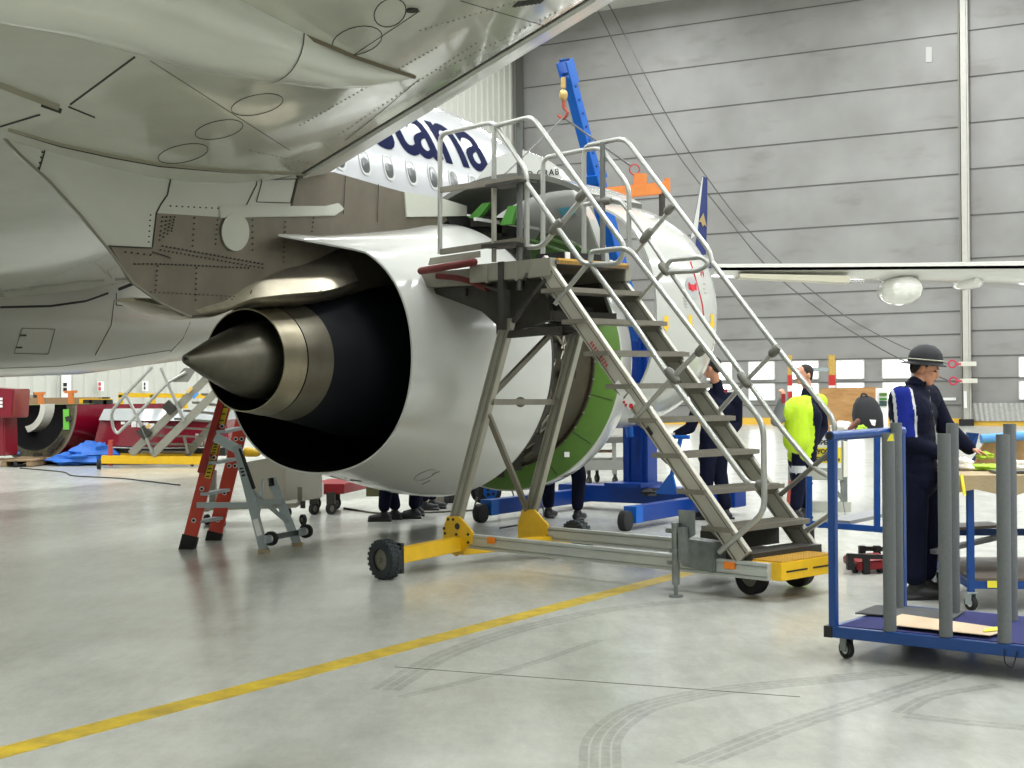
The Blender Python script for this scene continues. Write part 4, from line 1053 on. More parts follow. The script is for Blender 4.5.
mb.add([o1[-1], o2[-1], i2[-1], i1[-1]], [(0, 1, 2, 3)], 3); mb.add([o1[0], o2[0], i2[0], i1[0]], [(0, 1, 2, 3)], 3); mb.add(o2+i2, [(i, i+1, n+i+1, n+i) for i in range(n-1)], 2)
mb.build('shell', [maroon, black_i, mat('dirty duct flange', (92, 88, 66), .7, noise=.4, scale=12), mat('duct edge foam', (96, 110, 50), .7, noise=.3, scale=20), mat('flange rim', (120, 110, 96), .5)], cd, smooth=True)
mb = MB()
for k in range(14):
    a = R(random.uniform(200, 350)); mb.box(ctr+sd3*1.03*math.cos(a)+EZ*1.03*math.sin(a)-ax3*.03, (.12, .06, .1), Matrix.Rotation(a, 3, 'Y'))
mb.build('flange_fittings', dsteel, cd); a = R(-18); MB().box(ctr+sd3*1.0*math.cos(a)+EZ*1.0*math.sin(a)-ax3*.04+EZ*.05, (.12, .04, .42)).build('green_tag', mat('bright tag green', (110, 190, 70), .6), cd)
# white inner duct behind
c4 = P(24, 405, 31.3); mb = MB(); q1 = arcp(c4, .6, 20); q2 = arcp(c4, .46, 20); q3 = arcp(c4+ax3*.25, .6, 20)
mb.add(q1+q2, [(i, i+1, 22+i, 21+i) for i in range(20)]); mb.add(q1+q3, [(i, i+1, 22+i, 21+i) for i in range(20)]); tag(mb.build('duct_liner', cream, smooth=True), 'cream half-round liner lying inside the open crimson duct cowl', 'engine part')
# red panels at the frame edge
t_ = thing('cowl_panel', FLR(2, 462), 'crimson cowl panel with white letters cut by the left edge', 'engine cowl')
MB().prism([P(-20, 387, 29), P(14, 389, 29), P(12, 418, 29), P(-20, 418, 29)], V((.1, .7, 0))).build('upper_panel', maroon, t_, bev=.02)
MB().prism([P(-20, 418, 29.2), P(4, 418, 29.2), P(5, 456, 29.2), P(-20, 456, 29.2)], V((.1, .5, 0))).build('lower_panel', maroon, t_, bev=.02)
mb = MB()
for k in range(3): mb.box(P(1, 399+k*3.6, 28.95), (.06, .02, .05))
mb.build('white_letters', wlabel, t_)
# second cowl: crimson with silver top
t_ = thing('cowl_panel', P(130, 456, 30), 'crimson engine cowl with a silver upper band standing behind the far stairs', 'engine cowl')
def band(ya, yb, xa0, xa1, xb0, xb1, Z=30, n=14, bulge=.6):
    top = []; bot = []
    for i in range(n+1):
        f_ = i/n; b_ = bulge*math.sin(PI*f_)
        top.append(P(xa0+(xa1-xa0)*f_, ya, Z)+V((0, -b_, 0))); bot.append(P(xb0+(xb1-xb0)*f_, yb, Z)+V((0, -b_-.1, 0)))
    mb = MB(); m_ = n+1; bk = [p+V((0, 1.2, 0)) for p in top+bot]
    mb.add(top+bot+bk, [(i, i+1, m_+i+1, m_+i) for i in range(n)] + [(i, i+1, 2*m_+i+1, 2*m_+i) for i in range(n)] + [(0, m_, 3*m_, 2*m_), (n, m_+n, 3*m_+n, 2*m_+n)]); return mb
band(409, 420, 104, 222, 100, 226).build('silver_band', silver, t_, smooth=True); mm = band(420, 445, 100, 226, 95, 231).build('body', maroon, t_, smooth=True); band(445, 447, 95, 231, 94, 232).build('white_edge', wlabel, t_, smooth=True)
mb = MB()
for k, (dx, w_, h_) in enumerate([(0, .08, .05), (.1, .08, .05), (.22, .1, .12), (.34, .1, .1), (.46, .1, .12), (.58, .1, .11)]): mb.box(P(123, 423, 29.25)+V((dx, -.0, -dx*.12)), (w_, .02, h_))
mb.build('white_letters', wlabel, t_)
mb = MB(); 
for k in range(5): mb.box(P(197+k*4.5, 440-k*.5, 29.35), (.06, .02, .26)); 
mb.build('white_letters', wlabel, t_)
# dark support under it
tag(MB().beam(P(96, 451, 30.2), P(230, 451, 30.2), 1.0, .16).build('support_base', dsteel), 'low dark support base under the crimson and silver cowl', 'base')
# pallets
for i, (x, y, wd, lb) in enumerate([(12, 466, 1.2, 'wooden pallet with a caster under the left end of the crimson duct'), (46, 464, 1.25, 'wooden pallet under the middle of the crimson duct cowl'), (90, 463, 1.1, 'wooden pallet behind the heaped blue tarp')]):
    c = FLR(x, y); pl_ = thing('pallet', c, lb, 'pallet', None)
    MB().box(c+EZ*.13, (wd, 1.0, .03)).build('top_deck', wood, pl_)
    for k in (-1, 0, 1): MB().box(c+V((k*(wd/2-.08), 0, .06)), (.12, 1.0, .09)).build('bearer', wood, pl_)
    if i == 0: wheel(c+V((.25, -.5, .06)), V((1, 0, 0)), .07, .05, pl_, 'caster')
tag(MB().box(FLR(2, 463)+EZ*.22, (.9, .6, .05)).build('foam_sheet', bluefoam), 'blue foam sheet on the leftmost pallet', 'sheet')
# tarp
def blob(c, rad, seed, amp=.35, n=20, m=12, flat=0.0):
    rs = random.Random(seed); ph = [rs.uniform(0, 6) for _ in range(8)]; rings = []
    for j in range(m+1):
        a = PI*j/m-PI/2; a = max(min(a, PI/2-.03), -PI/2+.03); ring = []
        for k in range(n):
            b = 2*PI*k/n; f_ = 1+amp*(math.sin(3*b+ph[0]+2*a)*.5+math.sin(5*b+ph[1]-3*a)*.35+math.sin(7*a+ph[2]+b)*.4)
            p = V((rad[0]*math.cos(a)*math.cos(b)*f_, rad[1]*math.cos(a)*math.sin(b)*f_, rad[2]*math.sin(a)*f_))
            ring.append(V(c)+V((p.x, p.y, max(p.z, -rad[2]*.8 if not flat else flat))))
        rings.append(ring)
    return MB().loft(rings)
c = FLR(84, 465); b_ = blob(c+V((.2, 0, .22)), (.45, .3, .22), 3); b2 = blob(c+V((-.1, -.1, .12)), (.5, .35, .13), 5); b3 = MB().tube(rnd([c+V((-.25, -.2, .05)), c+V((-.1, -.1, .25)), c+V((.15, 0, .3)), c+V((.45, .05, .36))], .1), [.09]*1 and .1, 8)
b_.add(b2.v, b2.f); b_.add(b3.v, b3.f); tag(b_.build('tarpaulin', tarp, smooth=True), 'crumpled bright blue tarpaulin heaped on the floor beside the pallets', 'tarpaulin')
tag(MB().tube(rnd([FLR(20, 468, .01), FLR(66, 472, .01), FLR(70, 476, .01), FLR(120, 478, .01), FLR(180, 485, .01)], .5), .012, 6).build('floor_cable', blk), 'thin black cable lying on the floor before the far yellow stairs base', 'cable')
# yellow and orange stands behind
def tstand(x, yb, yt, w_, lb, Z=33, ang=0):
    t_ = thing('work_stand', P(x, yb, Z), lb, 'stand'); MB().beam(P(x+ang, yb, Z), P(x, yt, Z), .14, .1).build('post', orb, t_); MB().beam(P(x-w_, yt, Z), P(x+w_, yt-.3, Z), .1, .06).build('top_bar', orb, t_)
tstand(40, 407, 393.5, 5, 'orange T-shaped stand left of the white wall strip', ang=1.5); tstand(71, 410, 392, 6, 'orange T-shaped stand right of the white wall strip')
t_ = thing('storage_rack', P(160, 440, 33), 'long yellow storage rack standing behind the far aluminium stairs', 'rack')
MB().beam(P(119, 395, 33), P(206, 396, 33), .1, .1).build('top_bar', yel, t_)
for x in (121, 153, 185): MB().beam(P(x, 395, 33), P(x, 440, 33), .1, .1).build('post', yel, t_)
t_ = thing('storage_rack', P(95, 440, 33.5), 'short yellow storage rack with dark clamps behind the crimson duct', 'rack')
MB().beam(P(80, 401, 33.5), P(112, 401, 33.5), .12, .1).build('top_bar', yel, t_)
for x in (82, 96, 110): MB().beam(P(x, 401, 33.5), P(x, 412, 33.5), .1, .1).build('post', yel, t_)
for x in (88, 94, 103, 108): MB().box(P(x, 404, 33.3), (.2, .1, .2)).build('clamp', dsteel, t_)
eng = [(26, 404, .5, 'dull engine part with a dark clamp left of the orange stand'), (88, 409, .75, 'dull engine part lying behind the crimson duct cowl'), (58, 404, 1.0, 'long brown box lying behind the crimson duct')]
for i, (x, y, w_, lb) in enumerate(eng):
    mb = MB(); c = P(x, y, 33.8); mb.box(c, (w_*2, .5, .3)) if i == 2 else mb.tube([c-V((w_, 0, 0)), c-V((w_*.4, 0, 0)), c+V((w_*.5, 0, 0)), c+V((w_, 0, 0))], [.12, .2, .22, .1], 12)
    for k in range(3):
        if i != 2: mb.box(c+V((-w_*.6+k*w_*.6, -.1, .15)), (.15, .12, .25), mi=1)
    tag(mb.build('engine_part', [alud if i != 2 else wood, dsteel], smooth=True), lb, 'engine part')
# ================================================================== FAR STAIRS (aluminium on yellow base)
Z2 = 28.6
s2 = thing('maintenance_stairs', FLR(150, 468), 'far aluminium stairs on a yellow wheeled base behind the cowls and red ladder', 'stairs')
def q2(x, y, dz=0): return P(x, y, Z2+dz)
MB().beam(q2(102, 459.5), q2(204, 460.5), .14, .16).build('base_beam', yel, s2, bev=.01); MB().beam(q2(120, 456.5, 1.1), q2(206, 457, 1.1), .12, .14).build('base_beam', yel, s2, bev=.01)
MB().beam(q2(98, 462), q2(106, 460), .08, .08).build('tow_bar', yel, s2)
for x in (110.5, ): MB().beam(q2(x, 466), q2(x, 440), .07, .07, up=V((0, 1, 0))).build('stabiliser', mat('rusty red post', (176, 66, 50), .6), s2)
MB().beam(q2(113, 440), q2(108, 445), .03, .03).build('stabiliser_handle', mat('rusty red post', (176, 66, 50)), s2)
wheel(FLR(99, 470)+EZ*.11, V((1, .2, 0)), .1, .07, s2, 'caster'); wheel(FLR(192, 466)+EZ*.07, V((1, .2, 0)), .07, .06, s2, 'caster')
for (a, b, dz) in (((131, 454), (212, 373), 0), ((152, 455), (219, 389), -.05), ((186, 455), (240, 395), .6)):
    MB().beam(q2(*a, dz), q2(*b, dz), .06, .15).build('stringer', alu2, s2)
for k in range(8):
    f_ = k/8; a = q2(140+74*f_, 452-66*f_, .05); b = q2(192+52*f_, 452-60*f_, .7); MB().beam(a, b, .22, .04).build('tread', tread_m, s2)
for pts in ([(152, 367), (126, 394), (111, 412), (113, 428), (117, 434), (137, 415), (168, 382), (186, 372)], [(161, 368), (168, 384), (184, 421)], [(125, 393), (137, 416), (152, 452)], [(200, 370), (216, 390)]):
    MB().tube(rnd([q2(x, y, -.12) for x, y in pts], .12, 4), .032, 8).build('handrail', alu, s2, smooth=True)
for (x, y) in ((169, 408), (144, 433), (207, 371)): MB().beam(q2(x-3, y+3, -.08), q2(x+4, y-4, -.08), .14, .22).build('clamp_block', dsteel, s2)
MB().prism([q2(x, y, -.1) for x, y in [(172, 382), (184, 368), (197, 368), (188, 382)]], V((0, .02, 0))).build('grey_cover', mat('grey fabric cover', (128, 126, 120), .9), s2)
for (x, y, m_) in ((150, 425, mat('pale orange label', (230, 190, 110), .6)), (192, 388, MATS['pale orange label']), (198, 393.5, bluefoam)):
    MB().beam(q2(x-5, y+4.5, -.1), q2(x+0, y-.5, -.1), .02, .06).build('maker_label', m_, s2)
MB().beam(q2(184, 436, .3), q2(188, 453, .3), .05, .05).build('cross_brace', alu2, s2)
# ================================================================== RED FIBREGLASS PLATFORM LADDER
L0 = FLR(187, 549); L1 = FLR(212, 543)
lad = thing('platform_ladder', L0, 'orange-red fibreglass ladder with grey wheeled rear legs beside the exhaust', 'ladder')
def lz(x, y, Z): return P(x, y, Z)
ZA, ZB = L0.y, L1.y+.25
rA = (lz(188, 546, ZA), lz(229, 386, ZA+.25)); rB = (lz(213, 542, ZB), lz(247, 404, ZB+.2))
for i, (a, b) in enumerate((rA, rB)):
    m = MB(); m.beam(a, b, .035, .13 if i == 0 else .14, up=V((1, 0, .3)))
    r0 = m.build('front_rail', lred, lad, bev=.004)
    d = (b-a).normalized(); MB().beam(a-d*.08, a+d*.1, .06, .15, up=V((1, 0, .3))).build('rubber_foot', rub, r0)
    mb = MB(); nn = V((0, -1, 0))
    for k in range(5):
        f_ = .16+k*.195
        for s in ((-.02, .04) if k in (2, 3) else (.0,)): mb.disc(a.lerp(b, f_)+V((s, -.035, 0)), nn, .022, .02, 12, 0); mb.disc(a.lerp(b, f_)+V((s, -.04, 0)), nn, .014, .022, 10, 1)
    mb.build('rung_rivets', [wlabel, blk], r0)
    if i == 0:
        for f0, f1 in ((.42, .54), (.57, .66), (.76, .97)):
            c0 = a.lerp(b, f0)+V((.025, -.03, 0)); c1_ = a.lerp(b, f1)+V((.025, -.03, 0)); lbm = MB(); lbm.beam(c0, c1_, .008, .055, up=V((1, 0, .3)), mi=0)
            for k in range(5): e = c0.lerp(c1_, (k+.5)/5.0)+V((0, -.006, 0)); lbm.beam(e-V((.018, 0, 0)), e+V((.018, 0, 0)), .004, .012, mi=1)
            lbm.build('warning_label', [ylabel, blk], r0)
# fixed outer sleeve of the near rail
MB().beam(lz(201, 473, ZA-.03), lz(226, 385, ZA+.2), .05, .06, up=V((1, 0, .3))).build('rail_sleeve', mat('darker red fibreglass', (160, 30, 22), .45), lad)
for ya, yb in ((520, 518), (492, 490), (461, 459), (430, 428)):
    xa = 188+(546-ya)/160*41; xb = 213+(542-yb)/138*34
    MB().beam(lz(xa+3, ya+2, ZA+.02), lz(xb, yb, ZB), .09, .03).build('tread', lgrey, lad, bev=.003)
g0, g1, g2_ = lz(215, 437, ZA-.03), lz(237, 449, ZA-.03), lz(265, 552, L0.y-.35)
fl = FLR(264, 553); g2_ = fl+EZ*.03
m = MB(); m.beam(g0, g1, .03, .09, up=EZ); m.beam(g1-V((.0, 0, -.03)), g2_, .035, .085, up=V((1, 0, 0))); gl = m.build('rear_leg', lgrey, lad, bev=.004)
MB().box(g2_+EZ*-.01, (.1, .06, .03)).build('foot_pad', kraft, gl)
MB().beam(g1+V((.03, -.02, 0)), g1.lerp(g2_, .4)+V((.06, -.02, 0)), .03, .03).build('grip_strip', rub, gl)
lbm = MB(); lbm.beam(g1.lerp(g2_, .06)+V((0, -.022, 0)), g1.lerp(g2_, .3)+V((0, -.022, 0)), .004, .055, up=V((1, 0, 0)), mi=0); 
for k in range(6): e = g1.lerp(g2_, .08+.035*k)+V((0, -.026, 0)); lbm.beam(e, e+(g2_-g1)*.02, .004, .035, up=V((1, 0, 0)), mi=1)
lbm.beam(g1.lerp(g2_, .7)+V((0, -.022, 0)), g1.lerp(g2_, .86)+V((0, -.022, 0)), .004, .05, up=V((1, 0, 0)), mi=0); lbm.build('stickers', [wlabel, blk], gl)
h1 = FLR(297, 546)+EZ*.03; h0 = lz(271, 478, h1.y+.1)
m = MB(); m.beam(h0, h1, .035, .085, up=V((1, 0, 0))); hl = m.build('rear_leg', lgrey, lad, bev=.004); MB().box(h1-EZ*.01, (.1, .06, .03)).build('foot_pad', kraft, hl)
MB().beam(h0+V((-.0, -.02, 0)), h0.lerp(h1, .12)+V((-.02, -.02, 0)), .03, .05).build('grip_strip', rub, hl)
MB().beam(lz(197, 505, ZA-.03), lz(252, 505, ZA-.1), .03, .05).build('spreader_bar', lgrey, lad); MB().beam(lz(252, 503, g1.y-.05), lz(281, 501, h1.y), .03, .05).build('spreader_bar', lgrey, lad)
MB().beam(lz(248, 488, g1.y), h1.lerp(h0, .3), .02, .04).build('cross_brace', lgrey, lad); MB().beam(lz(263, 480, h0.y), lz(258, 520, g1.y), .02, .035).build('cross_brace', lgrey, lad)
wx = (h1-g2_).normalized()
for c, x_ in ((lz(271, 538.5, g2_.y-.03), 1), (lz(306, 531, h1.y-.05), 1)):
    wheel(c, wx, .068, .045, lad, 'wheel', tyre=rub, hub=wlabel); MB().beam(c-wx*.12, c, .03, .07).build('wheel_bracket', lgrey, lad)
MB().beam(lz(275, 537, g2_.y), lz(300, 532, h1.y), .03, .05).build('axle_bar', galv, lad)
# grey cabinet trolley and things behind the nacelle
cb = thing('tool_trolley', FLR(245, 520), 'grey metal trolley on black casters behind the ladder', 'trolley')
zc_ = 16.2
MB().prism([P(246, 462, zc_), P(285, 455, zc_), P(285, 504, zc_), P(246, 508, zc_)], V((.3, .9, 0))).build('cabinet', mat('grey cabinet', (150, 148, 134), .5), cb, bev=.01)
MB().beam(P(208, 506, zc_), P(300, 503, zc_), .7, .05).build('lower_shelf', mat('grey cabinet', (150, 148, 134)), cb); MB().beam(P(213, 470, zc_), P(213, 506, zc_), .07, .07, up=V((0, 1, 0))).build('post', alud, cb); MB().beam(P(300, 487, zc_), P(300, 504, zc_), .05, .05, up=V((0, 1, 0))).build('post', alud, cb)
for x, y, dz in ((207, 519, 0), (222, 522, -.3), (303, 516, -.1), (288, 508, .9)):
    c = P(x, y-6, zc_+dz); MB().beam(c+EZ*.1, c+EZ*.02, .05, .05, up=V((0, 1, 0))).build('caster_fork', dsteel, cb); wheel(V((c.x, c.y, .06)), V((.8, .6, 0)), .06, .04, cb, 'caster')
tag(MB().cap(P(248, 452, 15.6), P(257, 453, 15.6), .055, .04).build('yellow_grease_gun', yel, smooth=True), 'small yellow tool hanging over the grey trolley by the ladder', 'tool')
rt = thing('red_trolley', FLR(330, 512), 'low red trolley on black casters behind the engine bottom', 'trolley')
zr_ = 17.4
MB().prism([P(303, 484, zr_), P(344, 484, zr_), P(344, 494, zr_), P(303, 495, zr_)], V((.2, 1, 0))).build('tray', red_m, rt, bev=.01); MB().beam(P(322, 483, zr_-.01), P(322, 496, zr_-.01), .04, .03, up=V((0, 1, 0))).build('tray_gap', wlabel, rt)
for x, y, dz in ((314, 506, 0), (331, 507, 0), (316, 503, .8), (336, 503, .8)):
    c = P(x, y, zr_+dz); MB().box(V((c.x, c.y, .2)), (.1, .08, .14)).build('caster_fork', dsteel, rt); wheel(V((c.x, c.y, .075)), V((.8, -.6, 0)), .075, .05, rt, 'caster')
# cable reel and wheeled unit under the engine
cr = thing('cable_reel', FLR(487, 516), 'black cable reel with a blue socket face under the engine', 'cable reel')
c = P(486, 491, 17.3); d_ = V((.45, -.89, 0)).normalized()
mb = MB(); mb.disc(c-d_*.1, d_, .155, .015, 24); mb.disc(c+d_*.1, d_, .155, .015, 24); mb.tube([c-d_*.09, c+d_*.09], .12, 20); mb.build('drum', rub, cr, smooth=True)
MB().disc(c+d_*.112, d_, .09, .02, 20).build('socket_face', crane_l, cr); mb = MB()
for a in range(4): mb.disc(c+d_*.125+(d_.cross(EZ)*math.cos(a*PI/2+.7)+EZ*math.sin(a*PI/2+.7))*.045, d_, .02, .01, 12)
mb.build('sockets', blk, cr); MB().tube([V((c.x-.16, c.y, 0.01)), c-EZ*.05-V((.1, 0, 0)), c+EZ*.22, c-EZ*.05+V((.14, 0, 0)), V((c.x+.16, c.y, .01))], .012, 8).build('reel_frame', alud, cr)
tag(MB().tube(rnd([c+V((.1, -.1, .05)), P(510, 486, 17.2), P(515, 498, 17.2), P(500, 503, 17.3), P(520, 505, 17.0), P(540, 498, 17.0), FLR(546, 520, .01), FLR(500, 528, .01)], .3), .009, 6).build('loose_cable', blk), 'thin black cable looping from the reel by the blue crane leg', 'cable')
gd = thing('wheeled_unit', FLR(440, 512), 'dark wheeled unit behind the work boots under the engine', 'cart')
wheel(P(439, 499, 18.6), V((.4, -.9, 0)), .13, .06, gd); MB().box(P(452, 494, 18.8), (.3, .3, .22)).build('motor_body', blk, gd, bev=.02); MB().beam(P(424, 489, 18.7), P(456, 488, 18.7), .1, .08).build('frame_bar', dsteel, gd)
MB().tube([P(456, 492, 18.7), V((P(456, 492, 18.7).x, 18.7, 0))], .03, 8).build('stand_leg', dsteel, gd)
tag(MB().box(P(373, 488, 17.8), (.16, .1, .2)).build('hanging_tag', mat('olive box', (84, 84, 50), .7)), 'small olive box hanging beneath the engine cowl beside the left boots', 'box')
tag(MB().tube(rnd([FLR(344, 508, .01), FLR(380, 514, .01), FLR(440, 512, .01), FLR(475, 510, .01)], .4), .012, 6).build('floor_hose', mat('grey hose', (90, 86, 76), .7)), 'thin grey hose on the floor running behind the boots', 'hose')
# silver trolley far behind the crane
tt_ = thing('workshop_trolley', FLR(610, 480), 'silver two-shelf trolley on casters behind the blue crane column', 'trolley')
Zt = 22.6; MB().beam(P(584, 440, Zt), P(652, 438, Zt), .8, .09).build('top_shelf', mat('dark shelf', (92, 92, 88), .5, .3), tt_); MB().beam(P(575, 464, Zt), P(652, 463, Zt), .8, .16).build('lower_shelf', steel, tt_); MB().beam(P(585, 451.5, Zt), P(614, 451, Zt), .4, .03).build('middle_shelf', wood, tt_)
for x, dz in ((614, -.35), (588, .2), (585, -.35), (650, -.35)): MB().beam(P(x, 440, Zt+dz), P(x, 474, Zt+dz), .06, .06, up=V((0, 1, 0))).build('post', steel, tt_)
for x, dz in ((589, -.3), (597, .3), (615, -.3), (648, .3)):
    c = P(x, 470, Zt+dz); wheel(V((c.x, c.y, .065)), V((.9, .4, 0)), .065, .04, tt_, 'caster'); MB().beam(V((c.x, c.y, .1)), V((c.x, c.y, .24)), .05, .05, up=V((0, 1, 0))).build('caster_fork', dsteel, tt_)
tag(MB().box(P(590, 443, 22.4), (.35, .3, .2)).build('cardboard_box', card), 'small cardboard box on the trolley left of the crane column', 'box')
# hydraulic pump lying on crane base + cable
tag(blob(P(655, 492.5, 17.3), (.17, .12, .05), 9, .3).build('coiled_strap', blk, smooth=True), 'coiled black strap on the crane base beside its handle', 'strap')
# ================================================================== BLUE CART in the foreground
cp = V((.783, -.622, 0)); cq = V((.60, .80, 0)); cq = (cq - cp*cq.dot(cp)).normalized()
c0 = FLR(840, 658.5); K0 = V((c0.x-.028, c0.y+.02, 0))
def CT(a, b, h): return K0+cp*a+cq*b+EZ*h
cart = thing('padded_rack_cart', K0, 'blue steel rack cart with grey foam-padded posts in the right foreground', 'cart')
W_, D_ = 1.75, .92
for b in (0, D_): MB().beam(CT(0, b, .145), CT(W_, b, .145), .045, .06).build('deck_rail', cart_b, cart, bev=.003)
for a in (0, W_): MB().beam(CT(a, .0, .145), CT(a, D_, .145), .045, .06).build('deck_rail', cart_b, cart, bev=.003)
MB().prism([CT(.02, .02, .165), CT(W_, .02, .165), CT(W_, D_-.02, .165), CT(.02, D_-.02, .165)], EZ*.014).build('carpet', carpet, cart)
MB().box(CT(-.024, .0, .145), (.05, .05, .062), Matrix((cp, cq, EZ)).transposed()).build('tube_end', blk, cart)
zt_ = P(833, 436, CT(0, 0, 0).y).z
MB().beam(CT(0, 0, .17), CT(0, 0, zt_), .042, .042, up=cp).build('end_post', cart_b, cart, bev=.003); MB().beam(CT(0, D_, .17), CT(0, D_, zt_), .042, .042, up=cp).build('end_post', cart_b, cart, bev=.003)
MB().tube([CT(0, -.03, zt_), CT(0, D_+.02, zt_)], .028, 14).build('top_rail', cart_b, cart, smooth=True); MB().disc(CT(0, -.032, zt_), cq, .02, .004, 14).build('tube_end', blk, cart)
k_ = 0
fz = P(889, 433, CT(.31, 0, 0).y).z
for x in (888.5, 944, 1001.5):
    # front edge position whose image x matches
    best = min((abs((lambda p: 512+FL*(p.x/p.y))(CT(a*.01, .02, .9))-x-0), a*.01) for a in range(0, 180))[1]
    for b, zz in ((.02, fz), (D_-.18, fz+.035)):
        bs = best if b < .1 else min((abs((lambda p: 512+FL*(p.x/p.y))(CT(a*.01, b, .9))-x-8), a*.01) for a in range(-60, 180))[1]
        m = MB(); c = CT(bs, b, .17); r_o = .036
        pts = 18; ring = lambda z, r: [CT(bs, b, z)+(cp*math.cos(R(60)+R(300)*i/pts)+cq*math.sin(R(60)+R(300)*i/pts))*r for i in range(pts+1)]
        m.loft([ring(.178, .036), ring(zz, .036), ring(zz, .024), ring(.178, .024), ring(.178, .036)], 0, caps=False, closed=False)
        fp = m.build('foam_sleeve', foam, cart, smooth=True)
        MB().beam(CT(bs, b, .17), CT(bs, b, zz-.02), .03, .03, up=cp).build('steel_upright', cart_b, fp)
    k_ += 1
mb = MB(); mb.tube(rnd([CT(.95, -.03, .15), CT(.96, -.04, .08), CT(1.0, -.04, .06), CT(1.02, -.03, .15)], .03), .003, 6); mb.build('hanging_wire', blk, cart)
def casterc(c, parent, r=.052, axv=V((.9, .45, 0))):
    f_ = MB(); f_.box(c+EZ*(r*2+.02), (.07, .07, .008)); axv = axv.normalized()
    for s in (-1, 1): f_.beam(c+axv*s*.024+EZ*r*.8, c+axv*s*.024+EZ*(r*2+.015), .006, .05, up=axv.cross(EZ))
    cs_ = f_.build('caster', galv if parent is cart else lgrey, parent); wheel(c+EZ*r, axv, r, .032, cs_, 'caster_wheel', hub=wlabel)
for a, b in ((.06, .03), (.06, D_-.05), (W_-.1, .03), (W_-.1, D_-.05)): casterc(CT(a, b, 0), cart)
tag(MB().prism([FLR(x, y, .186) for x, y in [(855, 614), (876, 606), (965, 612), (950, 621.5)]], EZ*.008).build('rubber_mat', matg), 'grey rubber mat lying at the back of the blue carpeted cart deck', 'mat')
tag(MB().prism([FLR(x, y, .196) for x, y in [(896, 617), (902, 614.5), (997, 628), (1003, 632), (990, 636), (896, 626)]], EZ*.004).build('cardboard_sheet', card), 'pale cardboard strip lying on the blue carpeted cart deck', 'cardboard')
tag(MB().prism([FLR(x, y, .204) for x, y in [(984, 629.5), (997, 627), (998, 630.5), (984, 632)]], EZ*.003).build('tape_scrap', ptape), 'yellow tape scrap on the cardboard on the cart deck', 'tape')
mb = MB(); c = CT(.0, 0, 0)
tp1 = P(891, 438, CT(.31, -.03, 0).y-.0); tag(MB().prism([P(887, 441, 7.70), P(894, 441, 7.70), P(893, 434, 7.70), P(890.5, 434, 7.70)], V((0, .003, 0))).build('tape_flag', ptape), 'yellow tape flag stuck on the nearest left padded post', 'tape')
tag(MB().tube(rnd([CT(1.45, .08, .19), CT(1.6, .2, .2), CT(1.66, .3, .25)], .05), .004, 6).build('frayed_strap', ptape), 'thin yellow strap curling up at the right of the cart deck', 'strap')
# blue trolley behind the cart
bt = thing('tube_trolley', FLR(845, 548), 'low blue tube trolley behind the foreground rack cart', 'trolley')
zb_ = 11.9
for a, b, nm in (((820, 524.5), (900, 531)) + ('bottom_rail',), ((809, 476), (809, 523)) + ('post',), ((877, 437), (877, 529)) + ('post',), ((806, 523), (822, 525)) + ('bottom_rail',)):
    MB().beam(P(*a, zb_), P(*b, zb_), .045, .05, up=V((0, 1, .001)) if nm == 'post' else EZ).build(nm, cart_b, bt, bev=.003)
MB().beam(P(836, 522, zb_+.1), P(884, 512, zb_+.9), .25, .03).build('ramp_plate', mat('grey ramp', (120, 122, 124), .5), bt)
for x, y in ((812, 524), (896, 531)): c = P(x, y, zb_); MB().tube([V((c.x, c.y, .1)), V((c.x, c.y, c.z))], .02, 8).build('caster_stem', dsteel, bt); wheel(V((c.x, c.y, .06)), V((1, .3, 0)), .06, .04, bt, 'caster', tyre=mat('rusty caster', (150, 60, 40), .6))
# red low dolly
rd = thing('red_dolly', FLR(868, 572), 'low red steel dolly with black bars behind the man in navy', 'dolly')
zd = 11.75
MB().beam(P(850, 563, zd), P(886, 560, zd), .5, .07).build('body', red_m, rd, bev=.01); MB().beam(P(847, 555.5, zd-.25), P(883, 557, zd-.25), .04, .035).build('crossbar', blk, rd); MB().beam(P(860, 548.5, zd+.3), P(882, 549, zd+.3), .04, .035).build('crossbar', blk, rd)
for x, y, dz in ((850, 562, -.25), (866, 566, -.25), (862, 553, .3), (877, 553, .3)): MB().box(P(x, y, zd+dz), (.05, .06, .12)).build('bracket', blk, rd)
MB().beam(P(910, 560, zd), P(938, 566, zd-.1), .3, .05).build('rear_arm', red_m, rd)
for x in (855, 880): wheel(FLR(x, 573)+EZ*.04, V((1, 0, 0)), .04, .04, rd, 'caster')
# ================================================================== WORK TABLE (right)
tbx = thing('work_table', FLR(972, 611), 'blue-framed work table covered in tan cloth at the right edge', 'table')
g1_ = V((.995, -.1, 0)); g2 = V((.1, .995, 0)); KT = FLR(972, 611)+g2*.03
def TB(a, b, h): return KT+g1_*a+g2*b+EZ*h
for a, b in ((0, 0), (1.15, 0), (0, 1.2), (1.15, 1.2)): 
    lg = MB().beam(TB(a, b, .12), TB(a, b, .86), .045, .045, up=g1_).build('leg', cart_b, tbx, bev=.003)
    casterc(TB(a, b, 0), tbx, .05)
for b in (0, 1.2): MB().beam(TB(0, b, .17), TB(1.15, b, .17), .04, .05).build('lower_rail', cart_b, tbx)
for a in (0, 1.15): MB().beam(TB(a, 0, .17), TB(a, 1.2, .17), .04, .05).build('lower_rail', cart_b, tbx)
MB().box(TB(.575, .6, .205), (1.14, 1.2, .018), Matrix((g1_, g2, EZ)).transposed()).build('lower_shelf', plyd, tbx)
MB().beam(TB(-.05, 1.0, .45), TB(.4, 1.05, .47), .3, .02).build('side_shelf', plyd, tbx); MB().beam(TB(-.15, .5, .33), TB(.5, .9, .42), .06, .03).build('ramp_bar', mat('grey ramp', (120, 122, 124)), tbx)
